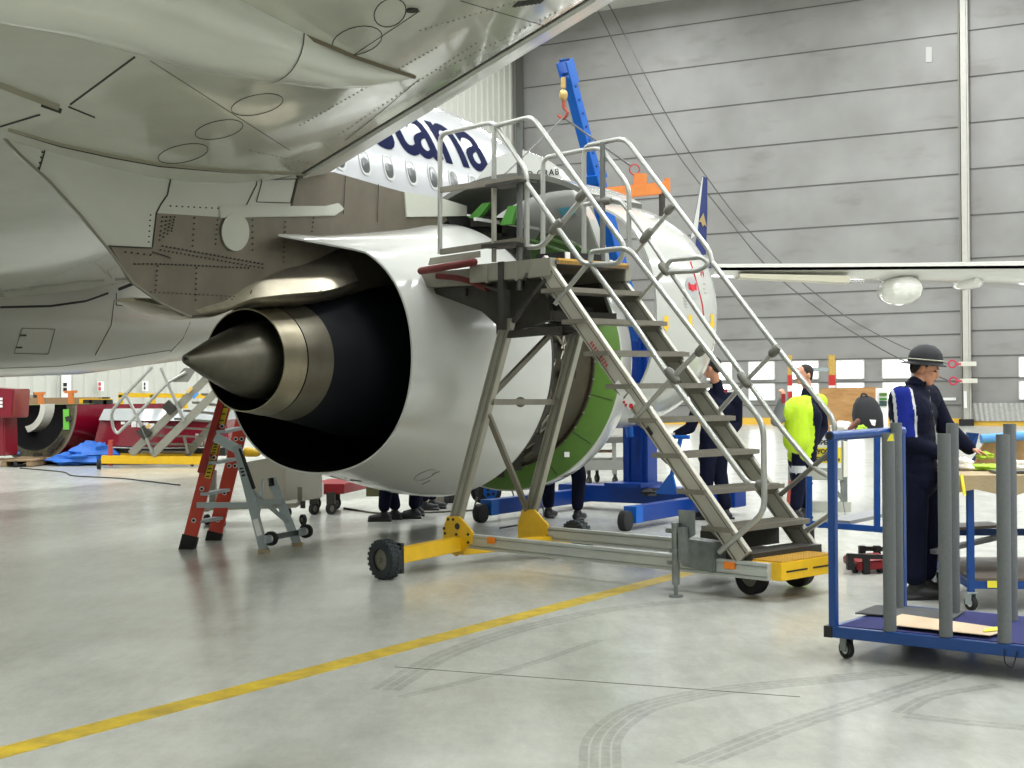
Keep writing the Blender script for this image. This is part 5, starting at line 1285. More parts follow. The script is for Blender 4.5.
MB().beam(TB(.0, 1.2, .4), TB(1.15, 1.2, .4), .04, .05).build('back_rail', cart_b, tbx)
ty = MB(); ty.prism([TB(.1, -.03, .155), TB(.19, -.03, .155), TB(.19, -.03, .2), TB(.1, -.03, .2)], g2*-.004); ty.build('yellow_tag', ptape, tbx)
# cloth top with folds
mb = MB(); top = []; rim = []; nseg = 12
per = []
for (a0, b0), (a1, b1) in (((-.1, -.1), (1.3, -.1)), ((1.3, -.1), (1.3, 1.35)), ((1.3, 1.35), (-.1, 1.35)), ((-.1, 1.35), (-.1, -.1))):
    for k in range(nseg): per.append((a0+(a1-a0)*k/nseg, b0+(b1-b0)*k/nseg))
rt_ = [TB(a, b, .90) for a, b in per]; lo = []
for i, (a, b) in enumerate(per):
    ca_, cb_2 = a-.6, b-.62; k = 1+.02*math.sin(i*2.3); lo.append(TB(.6+ca_*k, .62+cb_2*k, .785+.025*math.sin(i*1.7)))
N = len(per); mb.add(rt_+lo, [(i, (i+1) % N, N+(i+1) % N, N+i) for i in range(N)]); mb.add(rt_, [list(range(N))])
mb.build('cloth_cover', kraft, tbx, smooth=True)
MB().box(TB(.58, .62, .875), (1.2, 1.3, .03), Matrix((g1_, g2, EZ)).transposed()).build('table_top', plyd, tbx)
mb = MB(); mb.beam(TB(-.075, -.11, .905), TB(-.06, -.125, .77), .03, .006); mb.build('yellow_strap', ptape, tbx)
# things on the table
crt = thing('wooden_crate', TB(.55, 1.1, .9), 'worn plywood crate side behind the papers on the work table', 'crate')
MB().prism([P(975, 464, 10.5), P(1060, 462, 10.5), P(1060, 437, 10.5), P(985, 440, 10.5)], V((0, .03, 0))).build('side_board', mat('stained crate plywood', (190, 160, 116), .7, noise=.2, scale=9, c2=(150, 116, 76)), crt)
MB().prism([P(970, 462, 10.9), P(985, 441, 10.5), P(985, 463, 10.5), P(972, 463, 10.9)], V((.03, 0.03, 0))).build('end_board', cart_b, crt)
tag(MB().tube([P(981, 439, 10.45), P(1060, 433, 10.45)], .033, 14).build('foam_roll', bluefoam, smooth=True), 'light blue foam roll along the top of the plywood crate', 'foam roll')
tag(MB().prism([P(968, 432.5, 10.8), P(979, 433.5, 10.7), P(976, 446, 10.7), P(970, 444, 10.8)], V((0, .05, 0))).build('blue_box', cart_b), 'small blue box behind the man\'s hand at the crate corner', 'box')
for k, (x, y, rx, rz, m_, lb, cat) in enumerate([(961, 460, .09, .05, paper, 'crumpled white paper heap under the man\'s hand', 'paper'), (1012, 463, .1, .045, paper, 'crumpled white paper at the right of the table by the red cloth', 'paper'),
        (985, 462, .13, .025, lime, 'pale green cloth lying flat on the table', 'cloth'), (950, 464, .07, .03, mat('dark green cloth', (70, 76, 60), .9), 'dark green cloth beside the paper on the table corner', 'cloth'), (1020, 460, .07, .03, mat('pink cloth', (214, 120, 110), .9), 'pink cloth at the far right of the table', 'cloth')]):
    Zk = TB(0, .35, 0).y + (.1 if k in (0, 3) else 0.05*k); c = P(x, y, Zk); c.z = .9+rz*.7
    tag(blob(c, (rx, rx*.8, rz), 20+k, .3).build('crumpled_paper' if cat == 'paper' else 'cleaning_cloth', m_, smooth=True), lb, cat)
mb = MB(); c = TB(.25, .15, .91)
tag(MB().box(TB(.42, .12, .912), (.5, .2, .015), Matrix((g1_, g2, EZ)).transposed()).build('metal_panel', mat('dark panel', (74, 74, 68), .4, .4)), 'flat dark metal panel near the front edge of the work table', 'panel')
tag(MB().box(TB(.72, .05, .91), (.6, .12, .012), Matrix((g1_, g2, EZ)).transposed() @ Matrix.Rotation(.1, 3, 'Z')).build('steel_strip', mat('steel strip', (150, 152, 150), .35, .7)), 'long thin steel strip on the front right of the work table', 'strip')
# ================================================================== WASTE BIN on stand, bench with plywood, backpack
Zw = 17.2
wb = thing('waste_bin', FLR(822, 512), 'grey waste bin with black and yellow Cyrillic sign behind the vest worker', 'bin')
gb = mat('grey bin paint', (170, 172, 162), .5)
MB().prism([P(797, 433, Zw), P(843, 433, Zw), P(843, 480, Zw), P(797, 480, Zw)], V((.12, .6, 0))).build('bin_body', gb, wb, bev=.01)
MB().beam(P(796, 434, Zw-.01), P(846, 434, Zw-.01), .08, .06).build('bin_rim', cream, wb)
MB().prism([P(843.5, 442, Zw-.02), P(848.5, 442, Zw), P(848.5, 477, Zw), P(843.5, 477, Zw-.02)], V((.02, .4, 0))).build('side_flap', cream, wb)
for x in (800, 843): MB().beam(P(x, 480, Zw+.1), P(x, 510, Zw+.1), .05, .05, up=V((0, 1, 0))).build('leg', galv, wb)
MB().beam(P(790, 506, Zw), P(850, 507, Zw), .1, .12).build('base_bar', mat('grey bin paint', (170, 172, 162)), wb); MB().beam(P(789, 506, Zw), P(786, 510, Zw), .1, .1).build('bar_end', rub, wb)
MB().beam(P(792, 481, Zw-.1), P(788, 516, Zw-.1), .07, .05, up=V((0, 1, 0))).build('red_strut', mat('rusty red post', (176, 66, 50)), wb)
MB().beam(P(796, 500, Zw), P(812, 482, Zw), .03, .04).build('brace', galv, wb); MB().beam(P(832, 486, Zw), P(847, 505, Zw), .03, .04).build('brace', galv, wb)
MB().beam(P(840, 481, Zw-.05), P(847, 527, Zw-1), .01, .012).build('pull_cord', cable_m, wb)
sgn_ = MB().prism([P(805, 436, Zw-.03), P(841, 436, Zw-.03), P(841, 468, Zw-.03), P(801, 468, Zw-.03)], V((0, .01, 0)), 0).build('sign_board', wlabel, wb)
MB().prism([P(806, 447.5, Zw-.04), P(841, 447.5, Zw-.04), P(841, 463, Zw-.04), P(806, 463, Zw-.04)], V((0, .008, 0)), 0).build('yellow_band', ylabel, sgn_)
pxm = Zw/FL
for tx, x, y, s in (('АБСОРБЕНТ', 821.5, 444.5, 5.0), ('МУСОР', 822.5, 453.5, 5.0), ('НЕ БРОСАТЬ', 823.5, 461, 4.5)):
    text_mesh(tx, s*pxm*1.15, plane_fn(P(x, y, Zw-.055), V((1, 0, -.01)), EZ), 'sign_lettering', blk, sgn_, offset=.004)
# bench
bn = thing('side_bench', FLR(870, 509), 'narrow grey bench with a plywood back board behind the rack cart', 'bench')
MB().beam(P(842, 432.5, 17.9), P(905, 432.5, 17.9), .6, .05).build('bench_top', cream, bn)
for x in (900, ): MB().beam(P(x, 433, 17.9), P(x, 505, 17.9), .05, .05, up=V((0, 1, 0))).build('leg', galv, bn)
MB().beam(P(845, 433, 17.9), P(845, 506, 17.9), .05, .05, up=V((0, 1, 0))).build('leg', galv, bn)
MB().prism([P(812, 433, 18.2), P(877, 433, 18.2), P(877, 387, 18.2), P(821, 388, 18.2)], V((.02, .04, 0))).build('back_board', ply, bn)
bp_ = thing('backpack', P(868, 430, 17.7), 'black backpack with a white patch leaning on the plywood board', 'backpack')
rings = []
for z, w_, d_ in [(0, .15, .1), (.05, .175, .13), (.2, .18, .14), (.32, .15, .12), (.4, .1, .08), (.43, .04, .03)]:
    c = P(869-z*8, 430, 17.7)+EZ*(z-.01); rings.append([c+V((w_*(abs(math.cos(a*PI/8))**.6)*(1 if math.cos(a*PI/8) > 0 else -1), d_*(abs(math.sin(a*PI/8))**.6)*(1 if math.sin(a*PI/8) > 0 else -1), 0)) for a in range(16)])
MB().loft(rings).build('pack_body', mat('black pack fabric', (34, 34, 38), .8, noise=.2, scale=20), bp_, smooth=True)
MB().tube(rnd([P(861, 397, 17.65), P(862, 393.5, 17.65), P(866, 394, 17.65), P(868, 399, 17.65)], .03), .012, 8).build('carry_loop', blk, bp_)
MB().prism([P(869.5, 419.5, 17.55), P(876, 420, 17.55), P(875, 426, 17.55), P(872, 425, 17.55)], V((0, .01, 0))).build('white_patch', wlabel, bp_)
fa = thing('notice_board', P(882, 430, 18.0), 'white board with green labels right of the plywood behind the backpack', 'board')
MB().prism([P(876.5, 430, 18), P(888, 430, 18), P(888, 388, 18), P(876.5, 388, 18)], V((0, .05, 0))).build('board', wlabel, fa)
for y0, y1, m_ in ((393, 396, green), (398, 400, MATS['bright green primer']), (401, 406, mat('dark teal', (40, 70, 66), .5))): MB().prism([P(879.5, y1, 17.98), P(887, y1, 17.98), P(887, y0, 17.98), P(879.5, y0, 17.98)], V((0, .01, 0))).build('label', m_, fa)
tag(blob(P(842, 428, 17.6), (.13, .1, .075), 31, .3).build('crumpled_paper', paper, smooth=True), 'crumpled white paper on the bench left of the backpack', 'paper')
tag(MB().cap(P(850, 429, 17.4), P(858, 421, 17.4), .03, .03).build('brown_bottle', mat('brown bottle', (96, 48, 34), .4), smooth=True), 'brown bottle leaning by the paper left of the backpack', 'bottle')
tag(blob(P(862, 429, 17.35), (.06, .05, .045), 33, .25).build('cleaning_cloth', lime, smooth=True), 'lime green cloth beside the brown bottle on the bench', 'cloth')
# red and white barrier frame
bfz = 18.6
ba = thing('barrier_frame', P(811, 430, bfz), 'red, white and yellow topped barrier frame behind the vest worker', 'barrier')
for x, y0 in ((790, 399), (832, 398)):
    x0 = P(x, y0, bfz).x; pz = [P(x, yy, bfz).z for yy in (355, 375, 385.5, 391.5, 398)]
    m = MB()
    for k, mi in enumerate((0, 1, 2, 1)): m.box((x0, bfz, (pz[k]+pz[k+1])/2), (.075 if x > 800 else .05, .07, pz[k]-pz[k+1]), mi=mi)
    m.box((x0, bfz, pz[4]/2), (.06, .06, pz[4]), mi=3); m.build('post', [mat('worn yellow and brown', (206, 170, 84), .6, noise=.3, scale=30), mat('barrier red', (190, 46, 40), .5), wlabel, galv], ba)
MB().beam(P(790, 369.5, bfz), P(832, 369.5, bfz), .04, .05).build('crossbar', lgrey, ba)
# ================================================================== PEOPLE
def remesh_obj(mb, name, mats, parent, vox, smooth_it=6, tagf=None):
    me = bpy.data.meshes.new('t'); off = org(parent); me.from_pydata([tuple(p-off) for p in mb.v], [], mb.f); bm = bmesh.new(); bm.from_mesh(me)
    bmesh.ops.recalc_face_normals(bm, faces=bm.faces); bm.to_mesh(me); bm.free()
    o = bpy.data.objects.new('t', me); COL.objects.link(o)
    m = o.modifiers.new('r', 'REMESH'); m.mode = 'VOXEL'; m.voxel_size = vox; m.adaptivity = 0
    if smooth_it: s = o.modifiers.new('s', 'SMOOTH'); s.iterations = smooth_it; s.factor = .5
    bpy.context.view_layer.update()
    ev = o.evaluated_get(bpy.context.evaluated_depsgraph_get()); nm = bpy.data.meshes.new_from_object(ev); bpy.data.objects.remove(o)
    nm.name = name
    nm.materials.clear()
    for x in (mats if isinstance(mats, (list, tuple)) else [mats]): nm.materials.append(x)
    for pl in nm.polygons: pl.use_smooth = True; pl.material_index = tagf(pl.center+off) if tagf else 0
    ob = bpy.data.objects.new(name, nm); COL.objects.link(ob); ob.parent = parent; ORG[ob.name] = off
    return ob
def bas(fwd):                                         # columns: forward, left, up
    f = V(fwd).normalized(); l = EZ.cross(f).normalized(); u = f.cross(l); return Matrix((f, l, u)).transposed()
def head_mesh(mb, c, B, k=1.0, jaw=True):
    # c = centre of the skull; B = head basis (forward, left, up)
    q = lambda f, l, u: c + B @ V((f, l, u))*k
    mb.ell(q(-.008, 0, .03), (.098*k, .076*k, .088*k), B); mb.ell(q(.022, 0, -.04), (.07*k, .06*k, .075*k), B); mb.ell(q(.052, 0, -.086), (.036*k, .036*k, .026*k), B)
    mb.cap(q(.084, 0, .0), q(.1, 0, -.03), .011*k, .014*k); mb.cap(q(.082, -.028, .022), q(.082, .028, .022), .012*k, .012*k); mb.cap(q(.084, -.012, -.064), q(.084, .012, -.064), .011*k, .011*k)
    for s in (-1, 1): mb.ell(q(-.008, s*.082, -.012), (.02*k, .013*k, .034*k), B); mb.ell(q(.06, s*.035, -.02), (.02*k, .022*k, .018*k), B)
def hand_mesh(mb, wr, d, pn, side, curl=.5, k=1.0, r=.0085):
    # wr wrist, d direction to the knuckles, pn back-of-hand normal, side: direction of the thumb
    d = V(d).normalized(); pn = V(pn); pn = (pn-d*pn.dot(d)).normalized(); s = V(side); s = (s-d*s.dot(d)-pn*s.dot(pn)).normalized()
    M_ = Matrix((d, s, pn)).transposed(); mb.ell(wr+d*.045*k, (.052*k, .04*k, .017*k), M_); mb.cap(wr-d*.03*k, wr+d*.02*k, .026*k, .024*k)
    for i, (o_, L_) in enumerate(((.03, .07), (.011, .08), (-.01, .074), (-.03, .058))):
        p = wr+d*.082*k+s*o_*k; a = 0
        for j, f_ in enumerate((.45, .32, .23)):
            a += curl*(.6+.35*j+.08*i); e = p+(d*math.cos(a)-pn*math.sin(a)+s*o_*1.5)*L_*f_*k; mb.cap(p, e, r*k*(1-.08*j), r*k*(.94-.08*j), n=8); p = e
    p = wr+d*.02*k+s*.03*k; e = p+(d*.6+s*.75-pn*.25).normalized()*.045*k; mb.cap(p, e, .012*k, .0105*k, n=8); mb.cap(e, e+(d*.85+s*.25-pn*.4).normalized()*.034*k, .0105*k, .0085*k, n=8)
def person(J, label, o, vox=.012, top=navy, pants=navy, sleeve=None, hat=None, extras=None, cat='person', coatlen=.0):
    # J: joints dict; o: options (fwd torso direction, head dir)
    base = V(((J['aL'].x+J['aR'].x)/2, (J['aL'].y+J['aR'].y)/2, 0)); t = thing('person', base, label, cat)
    Bt = bas(o['fwd']); l = Bt @ V((0, 1, 0)); fw = Bt @ V((1, 0, 0)); pel, ch, nk, hd = J['pel'], J['ch'], J['nk'], J['hd']
    hb = o.get('hb') or Bt
    b = MB()
    b.cap(pel-l*.07, pel+l*.07, .1, .1); b.cap(pel, ch, .1, .11); b.cap(ch-l*.09, ch+l*.09, .1, .1); b.cap(ch+EZ*.08, nk, .07, .056); b.cap(nk, hd-EZ*.05+(hb @ V((-.02, 0, 0))), .055, .054)
    head_mesh(b, hd, hb)
    for s, S in ((1, 'L'), (-1, 'R')):
        b.cap(J['s'+S], J['e'+S], .046, .036); b.cap(J['e'+S], J['w'+S], .036, .024); b.cap(J['h'+S], J['k'+S], .08, .052); b.cap(J['k'+S], J['a'+S], .05, .036)
        b.cap(J['a'+S], J['a'+S]-EZ*.04, .034, .03); b.cap(J['a'+S]-EZ*.045, J['a'+S]-EZ*.052+o['toe']*.09, .022, .018)
        ho = o.get('hand'+S) or ((J['w'+S]-J['e'+S]), -fw, fw*.3+EZ*0, .5)
        hand_mesh(b, J['w'+S], ho[0], ho[1], ho[2], ho[3])
    body = remesh_obj(b, 'body', [skin], t, o.get('voxb', vox*.75), 3)
    # clothing
    c = MB(); bk_ = o.get('bulk', 1.0)
    mid = pel.lerp(ch, .5)
    for k in range(7):
        f_ = k/6; p = pel.lerp(ch, f_)-EZ*.09*(1-f_); r_ = (.138-.012*math.sin(f_*PI))*bk_; w_ = .055+.04*f_; c.cap(p-l*w_, p+l*w_, r_, r_)
    c.cap(J['sL'].lerp(ch, .25), J['sR'].lerp(ch, .25), .1*bk_, .1*bk_); c.cap(J['sL']-l*.01, J['sR']+l*.01, .085, .085); c.cap(ch+EZ*.1, nk+EZ*.015, .1, .068)
    for S in 'LR': c.cap(J['s'+S], J['e'+S], .078*bk_, .064*bk_); c.cap(J['e'+S], J['w'+S], .064*bk_, .045*bk_)
    tf = None; mats = [top]
    if sleeve:
        mats = [top, sleeve[0], refl]; tf = sleeve[1]
    jk = remesh_obj(c, 'jacket', mats, t, vox, 4, tf)
    c = MB(); c.cap(pel-l*.055-EZ*.02, pel+l*.055-EZ*.02, .122, .122)
    for s, S in ((1, 'L'), (-1, 'R')): c.cap(J['h'+S], J['k'+S], .108*bk_, .088*bk_); c.cap(J['k'+S], J['a'+S]+EZ*.07, .088*bk_, .07*bk_)
    remesh_obj(c, 'trousers', [pants]+([refl] if o.get('band') else []), t, vox, 4, o.get('band'))
    for S in 'LR':
        a = J['a'+S]; c = MB(); z0 = a.z; toe = o['toe'] if not o.get('toe'+S) else o['toe'+S]
        c.cap(a-EZ*.02, a-EZ*(z0-.05)+toe*.0, .05, .045); c.cap(V((a.x, a.y, .045))-toe*.04, V((a.x, a.y, .045))+toe*.07, .045, .046); c.cap(V((a.x, a.y, .042))+toe*.07, V((a.x, a.y, .038))+toe*.15, .046, .037)
        for k in range(2): c.box(V((a.x, a.y, .012))+toe*(.05), (.27 if abs(toe.x) > .5 else .09, .09 if abs(toe.x) > .5 else .27, .024)) if k == 0 else None
        remesh_obj(c, 'boot', [bootm], t, .009, 2)
    # hair cap
    q = lambda f, l_, u: hd + hb @ V((f, l_, u))
    if o.get('hair', True):
        hm = MB(); hm.ell(q(-.02, 0, .04), (.098, .084, .088), hb); hm.ell(q(-.065, 0, -.01), (.042, .066, .055), hb); remesh_obj(hm, 'hair', [hairm], t, .01, 2)
    fm = MB(); 
    for s in (-1, 1): fm.ell(q(.079, s*.033, .002), (.009, .014, .006), hb, nu=8, nv=6); fm.cap(q(.092, s*.02, .022), q(.085, s*.048, .022), .004, .003, n=6)
    fm.cap(q(.094, -.02, -.062), q(.094, .02, -.062), .003, .003, n=6); fm.build('eyes_and_brows', hairm, t)
    if hat == 'brim':
        hm = MB(); 
        pr = [(-.012, .0), (-.012, .128), (.0, .124), (.035, .121), (.07, .112), (.1, .09), (.125, .055), (.134, .0)]
        up = hb @ V((-.24, 0, 1)); hm.lathe(pr, q(-.01, 0, .035), up, 32, up=hb @ V((1, 0, 0)))
        hh = hm.build('bump_cap', mat('dark cap', (12, 14, 20), .7), t, smooth=True)
        bm_ = MB(); n = 28; r1 = []; r2 = []
        upn = up.normalized(); fdir = hb @ V((1, 0, 0)); fdir = (fdir-upn*fdir.dot(upn)).normalized(); ld = hb @ V((0, 1, 0))
        for i in range(n):
            a = 2*PI*i/n; ext = .008 + .05*max(0, -math.cos(a))**1.5 + .022*max(0, math.cos(a)); ctr_ = q(-.01, 0, .035)
            r1.append(ctr_+(fdir*math.cos(a)+ld*math.sin(a))*.12+upn*.006); r2.append(ctr_+(fdir*math.cos(a)+ld*math.sin(a))*(.12+ext)-upn*(.012))
        bm_.loft([r1, r2, [p-upn*.006 for p in r2], [p-upn*.012 for p in r1]], caps=False); bm_.build('brim', mat('dark cap', (12, 14, 20), .7), hh, smooth=True)
        MB().tube([q(-.01, 0, .035)+upn*.022+(fdir*math.cos(a*PI/16)+ld*math.sin(a*PI/16))*.124 for a in range(33)], .0045, 6).build('piping', mat('pale cap piping', (170, 168, 150), .6), hh)
        mb = MB(); mb.cap(q(-.06, -.1, .05), q(.06, -.1, .05), .006, .006, n=6); mb.build('temple_strap', blk, hh) if False else None
    elif hat == 'cap':
        hm = MB(); hm.ell(q(-.005, 0, .055), (.108, .092, .078), hb); hm.cap(q(.09, -.03, .04), q(.09, .03, .04), .012, .012); hm.ell(q(.12, 0, .035), (.06, .06, .01), hb); remesh_obj(hm, 'cap', [mat('dark cap', (12, 14, 20), .7)], t, .01, 2)
    if extras: extras(t, q, Bt)
    return t
def stand(x, y, hgt, ang, arms='down', lean=0.0, spread=.1):
    f = V((math.cos(R(ang)), math.sin(R(ang)), 0)); l = EZ.cross(f); b = V((x, y, 0)); k = hgt/1.78
    J = dict(pel=b+EZ*.95*k+f*0, ch=b+EZ*1.28*k+f*lean*.5, nk=b+EZ*1.5*k+f*lean*.8, hd=b+EZ*1.66*k+f*(lean+.03))
    for s, S in ((1, 'L'), (-1, 'R')):
        J['s'+S] = b+EZ*1.43*k+l*s*.19+f*lean*.7; J['h'+S] = b+EZ*.9*k+l*s*.09; J['k'+S] = b+EZ*.5*k+l*s*spread+f*.02; J['a'+S] = b+EZ*.1+l*s*spread*1.1+f*(s*.06)
        if arms == 'down': J['e'+S] = J['s'+S]-EZ*.29+l*s*.05; J['w'+S] = J['e'+S]-EZ*.24+f*.07
        elif arms == 'up': J['e'+S] = J['s'+S]+f*.22-EZ*.12+l*s*.04; J['w'+S] = J['e'+S]+EZ*.2+f*.12
        elif arms == 'work': J['e'+S] = J['s'+S]-EZ*.2+f*.16+l*s*.04; J['w'+S] = J['e'+S]+f*.22+EZ*.1
    return J, f, l
# main man, at the table
Zm = 10.27
def pm(x, y, dz=0): return P(x, y, Zm+dz)
J = dict(pel=pm(916, 466), ch=pm(913, 414), nk=pm(916, 387), hd=pm(925, 368),
         sR=pm(901, 398, -.13), sL=pm(928, 395, .15), eR=pm(906, 440, -.2), wR=pm(938, 453, -.14), eL=pm(944, 426, .16), wL=pm(969, 448, .1),
         hR=pm(912, 476, -.08), hL=pm(921, 476, .08), kR=pm(913, 535, -.09), kL=pm(925, 533, .08), aR=V((2.80, 10.12, .1)), aL=V((2.94, 10.36, .1)))
hbm = bas(V((.90, -.38, -.34)))
seg = (J['sR']+V((0, -.02, .03)), J['eR']+V((.02, 0, -.02)))
def tf_main(p):
    def dist(p, a, b):
        d = b-a; t = max(0, min(1, (p-a).dot(d)/d.dot(d))); return (p-(a+d*t)).length, t
    d, tt = dist(p, J['sR'], J['eR'])
    d2, t2 = dist(p, J['sL'], J['eL'])
    inR = d < .125 and p.y < J['sR'].y+.06 and tt < .97 and (p-J['sR']).x > -.085 and p.z < J['sR'].z+.075
    if not inR: return 0
    ax = (J['eR']-J['sR']).normalized(); lat = (p-J['sR']).x - ax.x*((p-J['sR']).dot(ax))
    return 2 if abs(abs(lat)-.064) < .008 else (1 if abs(lat) < .064 else 0)
def ex_main(t, q, Bt):
    c = MB(); 
    for k in range(11):
        a = PI*(k/10)*2; c.cap(J['nk']+V((.06*math.cos(a), .06*math.sin(a), .015)), J['nk']+V((.068*math.cos(a+.6), .068*math.sin(a+.6), .03)), .016, .014, n=8)
    remesh_obj(c, 'collar', [navy], t, .01, 3)
    jb = next(o for o in t.children if o.name.startswith('jacket')); bj = BVHTree.FromPolygons([v.co+org(t) for v in jb.data.vertices], [p.vertices[:] for p in jb.data.polygons])
    mb = MB(); q = []
    for x, y in ((929, 390), (930, 400), (932, 412), (935, 425), (937, 440), (938, 455)):
        h = bj.ray_cast(CAM, ray(x, y).normalized())
        if h[0]: q.append(h[0]-ray(x, y)*.0004)
    for a, b in zip(q, q[1:]): mb.beam(a, b, .008, .006, up=(a-CAM))
    mb.build('zip', greys, t)
    mb = MB()
    for (a, b) in (((914, 545), (916, 560)), ((911, 500), (912, 515)), ((925, 452), (927, 458))): mb.beam(pm(*a, -.2), pm(*b, -.2), .006, .008)
    mb.build('reflective_flash', refl, t) if False else None
person(J, 'man in navy jacket with royal blue sleeve and dark bump cap leaning at the table', dict(fwd=V((.9, -.42, 0)), toe=V((.98, -.2, 0)).normalized(), hb=hbm, bulk=1.13,
       handR=(V((.9, .1, -.35)), V((.2, -.2, 1)), V((0, 1, .2)), .35), handL=(V((.85, -.1, -.3)), V((.3, 0, 1)), V((0, -1, .2)), .35), voxb=.0065), vox=.009, sleeve=(royal, tf_main), hat='brim', extras=ex_main)
tag(blob(pm(984, 456, .1), (.06, .05, .03), 44, .3).build('cleaning_cloth', lime, smooth=True), 'lime green cloth held in the left hand of the man at the table', 'cloth')
# worker in the high-visibility vest
J, f, l = stand(3.23, 16.3, 1.74, 175, 'down', lean=-.02)
J['eR'] = P(778, 424, 16.1); J['eL'] = P(772, 418, 16.1)
J['pel'] = P(802, 452, 16.3); J['ch'] = P(806, 418, 16.3); J['nk'] = P(808, 392, 16.3); J['hd'] = P(804, 375, 16.3)
J['sL'] = P(797, 405, 16.12); J['sR'] = P(819, 402, 16.45); J['eL'] = P(776, 421, 16.05); J['wL'] = P(782, 400, 15.95); J['eR'] = P(823, 428, 16.55); J['wR'] = P(812, 447, 16.3)
def vest_t(p): return 0
def ex_v(t, q, Bt):
    c = MB(); ll = l
    for k in range(8):
        f_ = k/7; p = (J['pel']-EZ*.03).lerp(J['ch']+EZ*.05, f_); r_ = .15-.005*f_; c.cap(p-ll*(.06+.05*f_)+V((-.02, -.03, 0)), p+ll*(.06+.05*f_), r_, r_*.95)
    c.cap(J['sL'], J['sL'].lerp(J['eL'], .5), .105, .1); c.cap(J['sL'], J['sR'], .1, .1); c.cap(P(797, 410, 16.1), P(796, 440, 16.1), .12, .15)
    zcut = J['pel'].z-.02
    remesh_obj(c, 'safety_vest', [hiv, refl, navy], t, .011, 9, lambda p: 1 if p.z < zcut-.09 else (2 if (p.x > J['ch'].x+.03+(p.z-1.1)*.0-(1.3-p.z)*.15 and p.z > 1.05 and abs(p.x-J['ch'].x-.09) < .06) else 0))
    MB().box(P(783.5, 398.5, 15.88), (.04, .02, .1)).build('handset', red_m, t)
person(J, 'worker in a fluorescent yellow vest and grey sleeves standing by the waste bin', dict(fwd=V((-.95, -.3, 0)), toe=V((-1, -.2, 0)).normalized(), hb=bas(V((-.9, -.45, .1))), band=lambda p: 1 if .52 < p.z < .6 else 0,
       handL=(V((.1, -.2, 1)), V((.6, -.6, 0)), V((1, .3, 0)), .9)), vox=.013, sleeve=(greys, lambda p: 1 if ((p-J['eL']).length < .2 or (p-J['wL']).length < .2) else 0), extras=ex_v)
# worker by the crane handle, back to the camera
J, f, l = stand(2.27, 16.3, 1.9, 130, 'down', lean=.05)
J['hd'] = P(712, 368, 16.30); J['nk'] = P(716, 384, 16.35); J['ch'] = P(718, 408, 16.40); J['sR'] = P(736, 396, 16.45); J['sL'] = P(702, 398, 16.35); J['eL'] = P(690, 428, 16.20); J['wL'] = P(676, 434, 16.15); J['eR'] = P(737, 424, 16.50); J['wR'] = P(727, 440, 16.30); J['pel'] = P(713, 448, 16.45)
def ex_c(t, q, Bt):
    c = MB(); hand_mesh(c, J['wL'], V((-.9, 0, -.2)), V((0, .3, 1)), V((0, -1, 0)), .8, 1.15, .011); remesh_obj(c, 'white_glove', [mat('white glove', (206, 204, 196), .8)], t, .008, 2)
    mb = MB(); e = P(723.5, 391, 16.2); a = V((1, .12, 0)).normalized()
    mb.prism([e, e+a*.035+EZ*.03, e+a*.035-EZ*.03], V((0, -.004, 0)), 1)
    for k in range(4): mb.prism([e+a*(.045+k*.022)-EZ*.014, e+a*(.06+k*.022)-EZ*.014, e+a*(.06+k*.022)+EZ*.016, e+a*(.045+k*.022)+EZ*.016], V((0, -.004, 0)), 0)
    mb.build('back_emblem', [wlabel, red_m], t)
person(J, 'worker in dark navy clothes and cap gripping the crane handle beyond the stairs', dict(fwd=V((-.64, .76, 0)), toe=f, hb=bas(V((-.8, .5, -.1)))), vox=.014, hat='cap', extras=ex_c)
# people standing beyond the engine (boots and lower legs show)
for (x, y, ang, arm, lb) in ((FLR(384, 521), 0, 185, 'up', 'person in dark trousers and boots standing beneath the cowl, leftmost pair of boots'), (FLR(414, 520), 0, 200, 'up', 'person in navy trousers and boots, middle pair of boots under the engine'), (FLR(430, 513), 0, 10, 'work', 'person in dark trousers and boots nearest the wheeled unit under the engine'), (FLR(563, 519), 0, 60, 'up', 'person in navy trousers and boots standing left of the crane column')):
    if lb.startswith('person in dark trousers and boots standing'): x = x+V((.06, .05, 0))
    J, f, l = stand(x.x, x.y, 1.76, ang, arm, spread=.1 if x.x < .2 else .15)
    if x.x > .2: J, f, l = stand(x.x, x.y, 1.76, ang, arm, spread=.2)
    if 'middle' in lb: J, f, l = stand(x.x, x.y+.35, 1.76, ang, arm, spread=.13)
    if 'wheeled' in lb: J, f, l = stand(x.x-.05, x.y+.5, 1.76, ang, arm, spread=.1)
    person(J, lb, dict(fwd=f, toe=f), vox=.018)

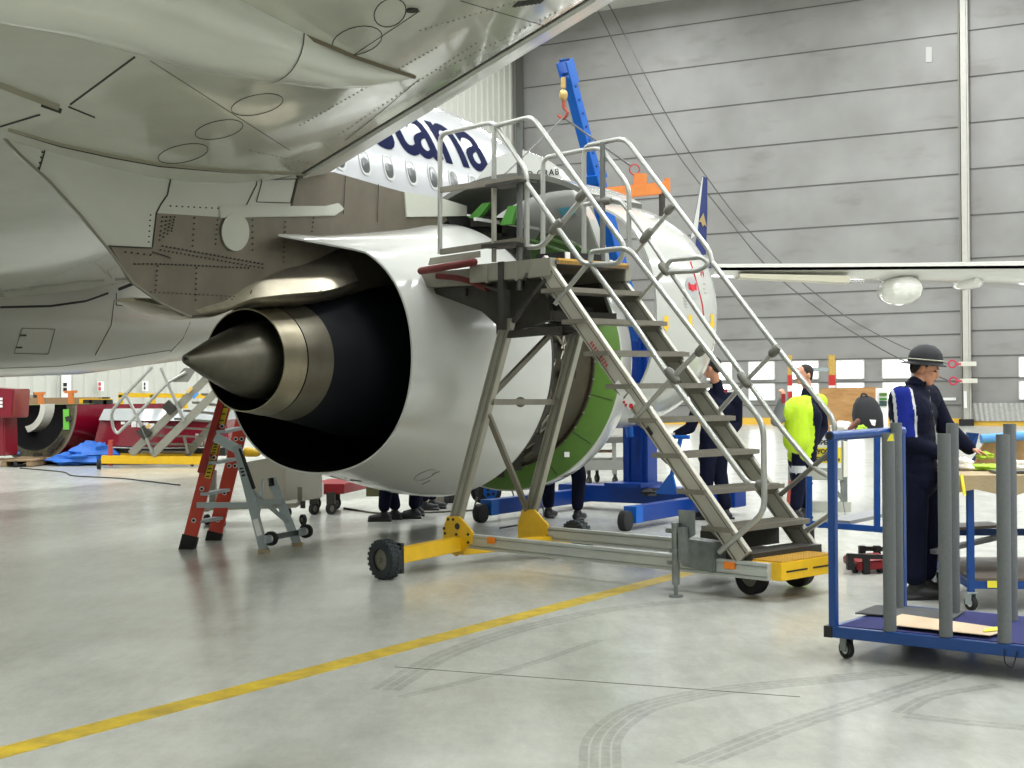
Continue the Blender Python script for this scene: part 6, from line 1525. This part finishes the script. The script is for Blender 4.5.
# ------------------------------------------------------------------ repeats share a group
GR = {'pallet': 'pallets under the crimson duct', 'work_stand': 'orange T-shaped work stands', 'storage_rack': 'yellow racks behind the removed cowls', 'wall_notice': 'notices on the ribbed wall',
      'cowl_panel': 'removed crimson cowls on the left', 'tie_cable': 'steel cables tied to the door track', 'cleaning_cloth': 'cloths on the work tables', 'crumpled_paper': 'crumpled paper on the tables',
      'engine_part': 'engine parts behind the crimson duct', 'person': 'workers in the hangar', 'airliner': 'airliners in the hangar', 'maintenance_stairs': 'aluminium maintenance stairs', 'sling_cable': 'slings on the crane hook'}
for o in list(COL.objects):
    b_ = o.name.split('.')[0]
    if o.parent is None and b_ in GR and 'category' in o: o['group'] = GR[b_]
# ------------------------------------------------------------------ camera and light
cam = bpy.data.cameras.new('camera'); co = bpy.data.objects.new('camera', cam); COL.objects.link(co)
cam.sensor_width = 36; cam.lens = FL*36/1024; cam.clip_end = 300; cam.clip_start = .05
co.matrix_world = Matrix.Translation(CAM) @ Matrix((cR, cU, -cF)).transposed().to_4x4()
sc.camera = co
w = bpy.data.worlds.new('world'); sc.world = w; w.use_nodes = True
w.node_tree.nodes['Background'].inputs[0].default_value = (.9, .95, 1, 1); w.node_tree.nodes['Background'].inputs[1].default_value = .3
def lamp(u, v, z, sx, sy, pw, rot=None, col=(.96, .985, 1), spread=180):
    l = bpy.data.lights.new('hangar_lamp', 'AREA'); l.shape = 'RECTANGLE'; l.size = sx; l.size_y = sy; l.energy = pw; l.color = col; l.spread = R(spread)
    o = bpy.data.objects.new('hangar_lamp', l); COL.objects.link(o); o.location = H(u, v, z)
    o.rotation_euler = rot or (0, 0, R(60)); return o
for u in (-8, 0, 8, 16, 24, 32, 40, 48):
    for v in (-24, -12, 0, 12, 26):
        lamp(u, v, 16.6, 5.0, .8, 930 if u < 12 else 800)
sc.view_settings.view_transform = 'Standard'; sc.view_settings.look = 'None'; sc.view_settings.gamma = 1; sc.view_settings.use_curve_mapping = False
sc.view_settings.exposure = 0.0
